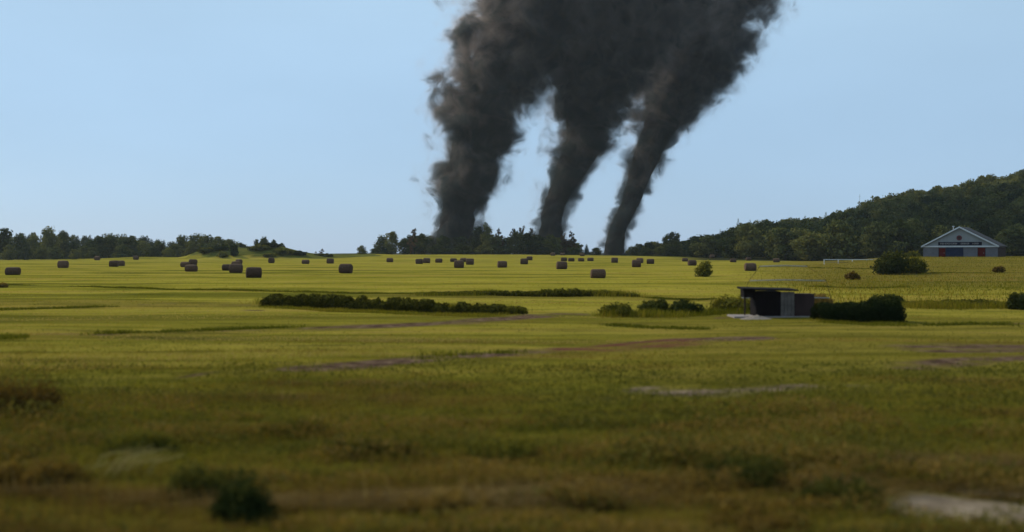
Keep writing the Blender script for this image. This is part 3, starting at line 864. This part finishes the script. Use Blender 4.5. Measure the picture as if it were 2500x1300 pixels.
for k in range(4):
    a = u_of(2308.5) + (u_of(2351) - u_of(2308.5)) * (k + 0.08) / 4; b_ = u_of(2308.5) + (u_of(2351) - u_of(2308.5)) * (k + 0.92) / 4
    MB().box(a, b_, -0.10, -0.062, 0.3, Hw - 0.3).build("panel", M['navy'], gd)
sg = MB().box(u_of(2290), u_of(2395), -0.20, -0.03, Hw + 0.32, Hw + 1.10).build("sign_board", M['signblack'], hall); sg["label"] = "long black sign with pale illegible lettering"
def letters(a, b_, n):
    w = (u_of(b_) - u_of(a)) / n
    for i in range(n):
        x0 = u_of(a) + i * w; w0 = w * 0.72; z0, z1 = Hw + 0.50, Hw + 0.92; t = 0.09
        mb = MB(); k = (i * 7 + n * 3) % 4
        mb.box(x0, x0 + t, -0.225, -0.202, z0, z1)
        if k != 3: mb.box(x0 + t + 0.002, x0 + w0, -0.225, -0.202, z1 - t, z1)
        if k in (0, 2): mb.box(x0 + t + 0.002, x0 + w0, -0.225, -0.202, z0, z0 + t)
        if k in (1, 2, 3): mb.box(x0 + t + 0.002, x0 + w0 * 0.9, -0.225, -0.202, (z0 + z1) / 2 - t / 2, (z0 + z1) / 2 + t / 2)
        if k in (0, 1): mb.box(x0 + w0 - t, x0 + w0, -0.225, -0.202, z0 + t + 0.002, z1 - t - 0.002)
        mb.build("letter", M['letters'], sg)
letters(2295.5, 2338, 11); letters(2345, 2366, 6); letters(2373, 2389, 5)
em = MB().tube([(0, -0.14, 0), (0, -0.03, 0)], 0.60, 24).build("round_emblem", M['emblem'], hall); em.location = (u_of(2341), 0, Hw + 2.05)
MB().tube([(0, -0.16, 0), (0, -0.142, 0)], 0.30, 20).build("emblem_centre", M['darkside'], em)
vp = MB().tube([(0, 0, 0), (0, 0, 1.6)], 0.10, 8).build("vent_pipe", M['paint'], hall); vp.location = (u_of(2320), 3.5, Hr - 1.35)
MB().box(-0.22, 0.22, -0.22, 0.22, 1.602, 1.80).build("cap", M['paint'], vp)
MB().box(Wd + 0.004, Wd + 0.05, 0.3, Dp - 0.2, -0.5, Hw - 0.15).build("side_wall", M['darkside'], hall)["label"] = "dark brown side wall of the hall"

# rail fence and mast
FD = 228.0
s = FD / F
fx0, fx1 = (2012 - 1250) * s, (2150 - 1250) * s
fence = empty("rail_fence", (fx0, FD, float(ground(fx0, FD))), 0, label="low white two-rail fence on the rise left of the hall", cat="fence")
L = fx1 - fx0
def fz(u): return float(ground(fx0 + u, FD)) - fence.location.z
for k in range(5):
    u = L * k / 4
    MB().box(u - 0.07, u + 0.07, -0.07, 0.07, fz(u) - 0.4, 1.24).build("post", M['paint'], fence, bevel=0.01)
MB().box(-0.15, L + 0.1, -0.105, -0.072, 1.10, 1.26).build("rail", M['paint'], fence)
MB().box(-0.1, L, -0.105, -0.072, 0.55, 0.66).build("rail", M['greypost'], fence)
md = 600.0; mx = (2099 - 1250) / F * md
mz = float(ground(mx, md))
mast = empty("radio_mast", (mx, md, mz), label="thin radio mast on the skyline of the wooded hill", cat="mast")
zt = EYE + (YH - 474) * md / F - mz
MB().tube([(0, 0, -0.5), (0, 0, zt)], [0.14, 0.07], 6).build("pole", M['metal'], mast)
MB().tube([(-0.7, 0, zt - 1.5), (0.7, 0, zt - 1.5)], 0.05, 5).build("crossbar", M['metal'], mast)

# ------------------------------------------------------------------ pump hut, pipe frame and slab
hx_, hD, hz_ = at_px(1892, 775)
s = hD / F
def uu(px): return (px - 1892) * s
def zz(py): return (775 - py) * s
hut = empty("pump_hut", (hx_, hD, hz_), label="small black hut with flat overhanging roof beside the track", cat="hut")
MB().box(uu(1846), uu(1906), 0, 1.3, -0.1, zz(716)).build("wall", M['blackwall'], hut)
for k in range(6):
    a = uu(1846) + (uu(1906) - uu(1846)) * k / 6
    MB().box(a + 0.012, a + (uu(1906) - uu(1846)) / 6 - 0.012, -0.022, -0.001, 0.02, zz(716.5)).build("plank", M['blackwall'], hut)
for k in range(4):
    a = uu(1906.3) + (uu(1940) - uu(1906.3)) * k / 4
    MB().box(a, a + (uu(1940) - uu(1906.3)) / 4 - 0.018, -0.02, 0.06, -0.05, zz(717)).build("plank", M['greypost'], hut)
MB().box(uu(1941), uu(1990), 0.12, 1.0, -0.05, zz(722)).build("annex", M['darkside'], hut, bevel=0.02)["label"] = "low dark brown annex at the hut's right side"
rf = MB().add([(uu(1812), -0.12, zz(712)), (uu(1948), -0.12, zz(715)), (uu(1946), 1.4, zz(713)), (uu(1814), 1.4, zz(710)),
               (uu(1812), -0.12, zz(708)), (uu(1948), -0.12, zz(711.5)), (uu(1946), 1.4, zz(709.5)), (uu(1814), 1.4, zz(706))],
              [(0,3,2,1),(4,5,6,7),(0,1,5,4),(1,2,6,5),(2,3,7,6),(3,0,4,7)]).build("roof", M['blackwall'], hut)
MB().box(uu(1817), uu(1845.5), 0.1, 0.9, zz(731), zz(709)).build("hanging_box", M['blackwall'], hut, bevel=0.03)
MB().tube([(uu(1824), 0.5, 0), (uu(1824), 0.5, zz(731.5))], 0.04, 6).build("roof_post", M['darkside'], hut)
slab = MB().box(uu(1790), uu(2010), -0.28, 1.5, -0.15, 0.05).build("concrete_slab", M['concrete'], label="pale concrete slab under the black hut", cat="slab", bevel=0.02)
slab.location = (hx_, hD, hz_)
for c in list(hut.children): c.location.z += 0.075
# gravel heap by the hut: real lump with uneven surface
hp, hq, hr = at_px(1838, 777)
nr, na = 14, 40
V = [(0, 0, 0.20)]
for i in range(1, nr):
    for j in range(na):
        a = 2 * math.pi * j / na; r = i / (nr - 1)
        zz_ = 0.20 * (1 - r) ** 1.2 + 0.05 * mnoise.noise(Vector((math.cos(a) * r * 6, math.sin(a) * r * 6, 3))) * (1 - r)
        V.append((math.cos(a) * r * 0.85, math.sin(a) * r * 0.5, zz_ - (0.05 if i == nr - 1 else 0)))
ii = 1 + np.arange((nr - 1) * na).reshape(nr - 1, na)
q = np.stack([ii[:-1], ii[1:], np.roll(ii[1:], -1, 1), np.roll(ii[:-1], -1, 1)], -1).reshape(-1, 4)
tr = [(0, 1 + j, 1 + (j + 1) % na) for j in range(na)]
gh = put(bpy.data.objects.new("gravel_heap", np_mesh("gravel_heap", V, q, tr, mat=M['gravel'], smooth=True)), label="pale low gravel heap at the left front of the black hut", cat="gravel heap")
gh.location = (hp, hq - 0.75, hr)

pf = empty("pipe_frame", (hx_ + uu(1947), hD + 2.4, hz_), label="tapered frame of three thin pale pipes standing behind the black hut", cat="pipe frame")
s2 = (hD + 2.4) / F
def pz(py): return EYE - (py - YH) * s2 - hz_
lev = [(650, 1886, 2002), (685, 1862, 2046), (727, 1842, 2056)]
for py, a, b_ in lev:
    MB().tube([((a - 1947) * s2, 0, pz(py + 1)), (0, 0, pz(py - 1)), ((b_ - 1947) * s2, 0, pz(py + 1))], 0.028, 8).build("pipe_rail", M['metal'], pf, smooth=True)
for i0 in (1, 2):
    MB().tube([((lev[2][i0] - 1947) * s2 * 1.18, 0, -0.3), ((lev[1][i0] - 1947) * s2 * 1.02, 0, pz(685)), ((lev[0][i0] - 1947) * s2 * 0.96, 0, pz(648))], 0.011, 6).build("upright", M['darkside'], pf)

# ------------------------------------------------------------------ hedges and bushes
def strip_hedge(name, pts, hpx, dp, mat, n, label, cat, amp=0.45):
    """leafy bank along photo points; hpx heights in photo px at each point"""
    P = [at_px(*p) for p in pts]
    g = np.random.default_rng(BSEED[0] + 900); BSEED[0] += 1
    x0, y0, z0 = P[0]
    seg = np.array([math.hypot(P[i+1][0] - P[i][0], P[i+1][1] - P[i][1]) for i in range(len(P) - 1)])
    cum = np.concatenate([[0], np.cumsum(seg)])
    u = g.uniform(0, cum[-1], n)
    X = np.interp(u, cum, [p[0] for p in P]); Y = np.interp(u, cum, [p[1] for p in P])
    Hh = np.interp(u, cum, [h * p[1] / F for h, p in zip(hpx, P)])
    lump = 0.9 + amp * (0.28 * np.sin(u * 1.9 + 1) * np.sin(u * 0.83) + 0.16 * np.sin(u * 5.3) + 0.12 * np.sin(u * 11.7 + 2))
    Hh = Hh * np.clip(lump, 0.4, 1.15)
    a = g.uniform(0, np.pi, n)
    rr = np.sqrt(g.uniform(0.3, 1, n))
    Yo = np.cos(a) * dp / 2 * rr; Zo = np.sin(a) ** 0.8 * Hh * rr
    V = np.stack([X - x0 + g.normal(0, 0.05, n), Y - y0 + dp / 2 + Yo, ground(X, Y + dp / 2) - z0 + Zo], 1)
    Nn = unit(np.stack([0.4 * g.normal(size=n), np.cos(a), np.sin(a)], 1) + 0.6 * g.normal(size=(n, 3)))
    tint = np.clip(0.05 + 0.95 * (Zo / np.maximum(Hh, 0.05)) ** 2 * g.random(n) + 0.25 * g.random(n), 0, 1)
    D = P[0][1]
    t = empty(name, (x0, y0, z0), label=label, cat=cat)
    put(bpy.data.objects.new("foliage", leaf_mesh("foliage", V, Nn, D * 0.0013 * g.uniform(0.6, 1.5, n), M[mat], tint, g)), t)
    b = MB()
    for k in range(0, 26):
        f = cum[-1] * (k + 0.5) / 26
        bx, by = np.interp(f, cum, [p[0] for p in P]) - x0, np.interp(f, cum, [p[1] for p in P]) - y0 + dp / 2
        b.tube([(bx, by, -0.1), (bx + random.uniform(-.1, .1), by, 0.2), (bx + random.uniform(-.2, .2), by, 0.35)], [0.02, 0.014, 0.006], 5)
    put(bpy.data.objects.new("stems", b.mesh("stems", M['bark'])), t)
    return t
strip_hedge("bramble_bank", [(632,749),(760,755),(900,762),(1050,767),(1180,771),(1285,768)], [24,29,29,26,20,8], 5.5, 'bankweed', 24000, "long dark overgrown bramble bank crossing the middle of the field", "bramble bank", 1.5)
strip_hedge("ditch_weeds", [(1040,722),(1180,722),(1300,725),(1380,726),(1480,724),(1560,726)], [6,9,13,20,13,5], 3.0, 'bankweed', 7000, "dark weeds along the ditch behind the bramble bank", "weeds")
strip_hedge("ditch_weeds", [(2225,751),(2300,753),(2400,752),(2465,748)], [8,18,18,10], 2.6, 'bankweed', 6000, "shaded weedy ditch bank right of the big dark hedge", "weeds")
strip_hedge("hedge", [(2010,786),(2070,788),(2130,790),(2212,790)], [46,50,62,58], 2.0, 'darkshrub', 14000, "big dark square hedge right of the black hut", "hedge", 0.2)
bush("bush", 1515, 772, 112, 34, 'shrub', "low brownish bush left of the small hedge-like bushes by the track")
bush("bush", 1602, 766, 96, 38, 'darkshrub', "left one of two dark green bushes left of the black hut")
bush("bush", 1672, 766, 104, 36, 'darkshrub', "right one of two dark green bushes left of the black hut")
bush("bush", 1785, 760, 130, 42, 'shrub', "sloping olive bush directly left of the black hut")
bush("bush", 1985, 752, 110, 38, 'brownweed', "brownish weedy bush behind the right end of the hut's slab")
bush("bush", 2165, 742, 110, 26, 'darkshrub', "humped dark bush behind the big square hedge")
bush("bush", 2490, 756, 60, 48, 'darkshrub', "dark bush cut by the right picture edge")
bush("bush", 1726, 676, 52, 42, 'shrub', "lone round olive bush standing in the mown field", n=1500)
bush("bush", 2186, 671, 88, 60, 'darkshrub', "big dark round bush on the slope below the rail fence")
bush("bush", 2232, 668, 60, 44, 'shrub', "olive bush touching the right of the big dark round bush")
bush("bush", 1956, 636, 36, 27, 'shrub', "left one of two olive bushes at the far field edge")
bush("bush", 2000, 634, 46, 28, 'shrub', "right one of two olive bushes, beside the rail fence's end")
bush("bush", 2080, 684, 34, 22, 'brownweed', "small brown weed clump on the rough slope above the pipe frame")
bush("bush", 2440, 666, 26, 18, 'brownweed', "small brown weed clump below the hall")
bush("bush", 2225, 618, 40, 16, 'shrub', "olive bush against the left corner of the hall", D=232)
bush("bush", 572, 633, 24, 30, 'darkshrub', "dark upright bush between the two grassy mounds", D=414)
bush("bush", 543, 633, 26, 16, 'shrub', "low olive bush left of the dark upright bush by the mounds", D=412)
bush("bush", 505, 628, 40, 14, 'shrub', "olive scrub on the left shoulder of the smaller mound", D=418)
bush("bush", 632, 616, 70, 14, 'shrub', "olive scrub on the left flank of the larger mound", D=420)
bush("bush", 690, 612, 70, 14, 'shrub', "olive scrub on the right flank of the larger mound", D=418)
bush("bush", 540, 616, 50, 12, 'darkshrub', "dark scrub in the hollow of the smaller mound", D=420)
bush("bush", 660, 607, 60, 9, 'darkshrub', "dark scrub just under the crest of the larger mound", D=424)
bush("bush", 728, 622, 52, 10, 'darkshrub', "dark scrub low on the right end of the larger mound", D=421)
bush("bush", 655, 625, 50, 8, 'shrub', "lowest olive scrub at the foot of the larger mound", D=412)
bush("bush", 790, 628, 60, 6, 'darkshrub', "dark scrub along the foot of the low bank", D=432)
hh = bush("loose_hay_heap", -2, 703, 40, 14, 'brownweed', "dark loose hay heap cut by the left picture edge", cat='hay heap')

# nearest weeds, low and bushy, along the foot of the picture
NEAR = [("bush", 590, 1280, 150, 105, 'darkshrub', "dark green bush, darkest of the near weeds at lower left"),
        ("bush", 500, 1215, 150, 120, 'darkweed', "dark weed bush touching the darkest near bush at lower left"),
        ("bush", 40, 1010, 190, 120, 'brownweed', "dark brown weed bush at the left edge of the near scrub"),
        ("bush", 90, 1190, 200, 100, 'brownweed', "reddish brown weed bush at the lower left edge"),
        ("bush", 1600, 1130, 220, 100, 'darkweed', "dark weed bush right of centre in the near scrub"),
        ("bush", 1800, 1190, 240, 110, 'darkweed', "wide dark weed bush sloping toward the pale track"),
        ("bush", 2060, 1235, 200, 90, 'darkweed', "low dark weed bush beside the pale track"),
        ("bush", 900, 1120, 200, 80, 'darkweed', "low dark weed patch in the lower middle"),
        ("bush", 700, 1060, 190, 70, 'shrub', "olive weed bush behind the darkest near bush"),
        ("bush", 1220, 1125, 180, 80, 'shrub', "olive weed bush in the middle of the near scrub"),
        ("bush", 1420, 1240, 200, 90, 'brownweed', "orange brown weed bush in the near scrub right of centre"),
        ("bush", 1100, 1260, 200, 90, 'brownweed', "dry brown weed bush at the bottom of the middle"),
        ("bush", 1850, 1300, 240, 80, 'brownweed', "dry brown weed bush at the bottom right of centre"),
        ("bush", 330, 1110, 180, 80, 'shrub', "olive weed bush at the lower left beside brown weeds")]
for nm, px, py, w, h, mt, lab in NEAR:
    if px != 590: w, h = w * 1.45, h * 0.62
    bush(nm, px, py, w, h, mt, lab, group="weed bushes of the near scrub", leaf=0.03, spiky=0.6)

def undergrowth(name, n, d0, d1, mat, thr, zh, leaf, off, label):
    g = np.random.default_rng(int(off * 10) + n)
    D = (d0 ** 0.8 + g.random(n) * (d1 ** 0.8 - d0 ** 0.8)) ** 1.25
    X = (g.uniform(-260, 2760, n) - 1250) / F * D
    c = np.array([mnoise.fractal(Vector((x * 0.26 + off, y * 0.75, off)), 0.9, 2.1, 4) for x, y in zip(X, D)])
    pxx = 1250 + F * X / D
    if mat != 'shrub':
        c = c + 0.6 * np.exp(-((pxx - 1820) / 380) ** 2 - ((D - 15.5) / 2.2) ** 2) + 0.5 * np.exp(-((pxx - 40) / 200) ** 2 - ((D - 18) / 4) ** 2)
        c = c + 0.26 * np.exp(-((pxx - 960) / 280) ** 2 - ((D - 16.3) / 1.3) ** 2) - 0.25 * np.exp(-((pxx - 250) / 220) ** 2 - ((D - 12.6) / 1.2) ** 2)
    k = (c + 0.28 * g.normal(size=n) > thr) & (soil_at(X, D) < 0.3)
    X, D, c = X[k], D[k], c[k]; n = len(X)
    top = zh * np.clip(0.35 + 1.6 * (c - thr), 0.25, 1.3)
    zz_ = top * np.sqrt(g.random(n))
    P = np.stack([X + g.normal(0, 0.04, n), D + g.normal(0, 0.04, n), ground(X, D) + zz_], 1)
    Nn = unit(g.normal(size=(n, 3)) + np.array([0, 0, 0.8]))
    tint = np.clip(0.1 + 0.45 * zz_ / zh + 0.5 * g.random(n), 0, 1)
    return put(bpy.data.objects.new(name, leaf_mesh(name, P, Nn, leaf * g.uniform(0.5, 1.5, n), M[mat], tint, g)), label=label, cat="undergrowth", kind="stuff")
undergrowth("undergrowth", 130000, 10.2, 21, 'brownweed', 0.14, 0.34, 0.026, 3.0, "dry brown weeds of the near scrub")
undergrowth("undergrowth", 110000, 10.2, 24, 'darkweed', 0.22, 0.42, 0.028, 9.0, "dark green weeds of the near scrub")
undergrowth("undergrowth", 90000, 14, 30, 'shrub', 0.15, 0.30, 0.030, 17.0, "olive weeds between the near scrub and the field")

# ------------------------------------------------------------------ grass
def blades(name, n, d0, d1, hr, wr, tint_fn, power, label, pxr=(-260, 2760), mask=None, lean=0.35, pts=None, lodged=0.0):
    g = np.random.default_rng(len(name) * 13 + n)
    if pts is None:
        t = g.random(n)
        D = (d0 ** power + t * (d1 ** power - d0 ** power)) ** (1 / power)
        px = g.uniform(*pxr, n)
        X = (px - 1250) / F * D
    else:
        X, D = pts(g, n); n = len(X)
        px = 1250 + F * X / D
    so = soil_at(X, D) if d0 < 100 else np.zeros(n)
    keep = g.random(n) > so * 1.15
    if mask is not None: keep &= mask(px, D, X, g)
    X, D = X[keep], D[keep]; n = len(X)
    # patches: clump the height and colour
    pn = np.array([mnoise.fractal(Vector((x * 0.028, y * 0.30, 2.0)), 1.0, 2.0, 4) for x, y in zip(X, D)])
    if name == 'tall_grass': pn = 0.5 * pn + np.array([mnoise.fractal(Vector((x * 0.13, y * 0.55, 5.0)), 1.0, 2.0, 3) for x, y in zip(X, D)])
    pn2 = np.array([mnoise.noise(Vector((x * 0.9, y * 0.9, 7.0))) for x, y in zip(X, D)])
    Z = ground(X, D)
    h = g.uniform(*hr, n) * np.clip(0.85 + 0.5 * pn + 0.35 * pn2, 0.35, 1.6)
    if name == 'tall_grass': h = h * (1 - 0.62 * sstep(14, 34, D))
    w = g.uniform(*wr, n)
    a = g.uniform(0, 2 * np.pi, n); l = lean * h * g.uniform(0.2, 1.0, n)
    b_ = g.uniform(0, 2 * np.pi, n)
    tipz = np.ones(n)
    if lodged:
        lo = g.random(n) < lodged
        b_ = np.where(lo, g.normal(0, 0.22, n), b_)
        l = np.where(lo, h * g.uniform(1.3, 3.0, n), l); h = np.where(lo, h * 0.7, h); tipz = np.where(lo, g.uniform(0.5, 0.95, n), 1.0)
        a = np.where(lo, np.pi / 2 + g.normal(0, 0.5, n), a)
    ux, uy = np.cos(a) * w / 2, np.sin(a) * w / 2
    lx, ly = np.cos(b_) * l, np.sin(b_) * l
    P = np.stack([X, D, Z - 0.02], 1)
    V = np.empty((n, 5, 3))
    V[:, 0] = P + np.stack([ux, uy, 0 * ux], 1); V[:, 1] = P - np.stack([ux, uy, 0 * ux], 1)
    mid = P + np.stack([lx * 0.35, ly * 0.35, h * 0.6], 1)
    V[:, 2] = mid - np.stack([ux, uy, 0 * ux], 1) * 0.75; V[:, 3] = mid + np.stack([ux, uy, 0 * ux], 1) * 0.75
    V[:, 4] = P + np.stack([lx, ly, h * tipz], 1)
    i5 = np.arange(n)[:, None] * 5
    tint = tint_fn(pn, pn2, g.random(n), D)
    if name == 'meadow_grass': tint = tint - 0.16 * sstep(1, 12, X) * (1 - sstep(45, 58, D)) - 0.10 * (1 - sstep(22, 34, D))
    tint = np.clip(tint, 0, 1)
    T = np.repeat(tint, 5)
    me = np_mesh(name, V.reshape(-1, 3), i5 + np.array([[0, 1, 2, 3]]), i5 + np.array([[3, 2, 4]]), mat=M['weedgrass' if name == 'tall_grass' else 'grass'], tint={'tint': T})
    return put(bpy.data.objects.new(name, me), label=label, cat="grass", kind="stuff")

blades("tall_grass", 210000, 10.0, 38, (0.16, 0.42), (0.007, 0.018), lambda p, q, r, D: 0.32 + 0.62 * p + 0.18 * q + 0.45 * (r - 0.5) + 0.40 * (1 - sstep(12, 20, D)), 0.5, "rough tall grass and weeds nearest the viewer", lodged=0.85)
blades("meadow_grass", 150000, 20, 66, (0.035, 0.095), (0.014, 0.034), lambda p, q, r, D: 0.42 + 1.25 * p + 0.16 * q + 0.25 * (r - 0.5), 0.6, "mid field grass between the dirt ruts", lean=0.8, lodged=0.7)
blades("stubble_grass", 90000, 62, 240, (0.03, 0.07), (0.05, 0.10), lambda p, q, r, D: 0.54 + 0.8 * p + 0.1 * q + 0.2 * (r - 0.5), 0.4, "short mown grass of the hay field", lean=0.6)
blades("rough_grass", 52000, 62, 250, (0.10, 0.34), (0.03, 0.07), lambda p, q, r, D: 0.50 + 0.7 * p + 0.2 * q + 0.2 * (r - 0.5), 0.5, "rough tan and green grass of the slope below the hall", pxr=(1780, 2900),
       mask=lambda px, D, X, g: g.random(len(px)) < sstep(1780, 2080, px) * (1 - 0.6 * (D < 85)))

def line_pts(lines, spread):
    P = [[at_px(*p)[:2] for p in l] for l in lines]
    L = [sum(math.dist(a, b_) for a, b_ in zip(q[:-1], q[1:])) for q in P]
    def f(g, n):
        X, Y = [], []
        for q, ln in zip(P, L):
            k = int(n * ln / sum(L)); q = np.array(q)
            cum = np.concatenate([[0], np.cumsum(np.hypot(*np.diff(q, axis=0).T))])
            u = g.uniform(0, cum[-1], k); f = u / cum[-1]
            ph = g.uniform(0, 6)
            wob = 0.55 + 0.45 * np.sin(u * 0.9 + ph) * np.sin(u * 0.37 + 2 * ph)
            ok = g.random(k) < sstep(0, 0.22, f) * sstep(0, 0.22, 1 - f) * (0.35 + 0.65 * wob)
            u, wob = u[ok], wob[ok]
            X.append(np.interp(u, cum, q[:, 0])); Y.append(np.interp(u, cum, q[:, 1]) + 0.35 * np.sin(u * 0.7 + ph) + g.normal(0, 1, len(u)) * spread * (0.4 + wob))
        return np.concatenate(X), np.concatenate(Y)
    return f
blades("ditch_grass", 80000, 40, 95, (0.08, 0.22), (0.02, 0.045), lambda p, q, r, D: 0.12 + 0.2 * p + 0.35 * (r - 0.3), 1, "dark uncut grass lines along the old ditches",
       pts=line_pts([[(-200,697),(20,696),(110,698)], [(130,700),(330,705),(600,711),(800,716),(1000,719),(1200,716)], [(-200,760),(0,757),(150,754),(310,750)],
                     [(-200,828),(0,824),(90,826)], [(180,820),(330,812),(480,809),(640,804),(780,798)], [(1450,795),(1600,800),(1750,805)], [(2230,795),(2360,791),(2500,794)],
                     [(1560,728),(1700,733),(1760,730)], [(960,884),(1120,869),(1300,857)], [(1970,655),(2060,657),(2150,657)], [(2230,671),(2330,667),(2470,668)], [(1950,700),(2080,705),(2240,702)]], 0.32))

blades("bank_grass", 42000, 45, 95, (0.20, 0.55), (0.014, 0.035), lambda p, q, r, D: 0.34 + 0.35 * p + 0.5 * (r - 0.4), 1, "long uncut grass growing over the bramble bank and ditch weeds",
       pts=line_pts([[(600,741),(760,744),(900,748),(1050,755),(1180,762),(1310,766)], [(980,722),(1180,720),(1300,722),(1380,722),(1480,722),(1600,726)],
                     [(1430,772),(1560,772),(1720,768),(1860,762)], [(2180,752),(2300,754),(2400,753),(2520,750)]], 0.8))

blades("bank_foot_grass", 26000, 45, 95, (0.08, 0.24), (0.014, 0.03), lambda p, q, r, D: 0.36 + 0.35 * p + 0.4 * (r - 0.4), 1, "tufty grass along the foot of the bramble bank and hedges",
       pts=line_pts([[(600,750),(760,757),(900,764),(1050,769),(1180,773),(1310,771)], [(1440,774),(1560,774),(1720,769),(1800,764)], [(1985,788),(2100,793),(2240,793)]], 0.45), lodged=0.3)

# pale dry stalks among the brown weeds at the lower left
gx, gy, gz = at_px(275, 1172)
st = empty("dry_stalk_clump", (gx, gy, gz), label="pale dry grass stalks standing out of the brown weeds at lower left", cat="dry grass")
for k in range(30):
    a, r_ = random.uniform(0, 6.28), abs(random.gauss(0, 0.28))
    bx, by, hh_ = math.cos(a) * r_, math.sin(a) * r_ * 0.8, random.uniform(0.22, 0.5)
    lx, ly = random.uniform(0.3, 0.8), random.gauss(0, 0.08)
    MB().tube([(bx, by, -0.03), (bx + lx * 0.35, by + ly * 0.4, hh_ * 0.75), (bx + lx, by + ly, hh_)], [0.006, 0.005, 0.003], 4).build("stalk", M['straw'], st)

# ------------------------------------------------------------------ air
hb = MB().box(-3400, 3400, -60, 2700, -6, 190)
hm, nt, out = mat_nodes('summer haze')
pv = N(nt, "ShaderNodeVolumePrincipled")
pv.inputs['Color'].default_value = (0.80, 0.90, 1.0, 1)
pv.inputs['Density'].default_value = 0.00005
pv.inputs['Anisotropy'].default_value = 0.2
nt.links.new(pv.outputs[0], out.inputs['Volume'])
hb.build("haze", hm, kind="stuff", label="thin summer haze over the whole field", cat="haze")
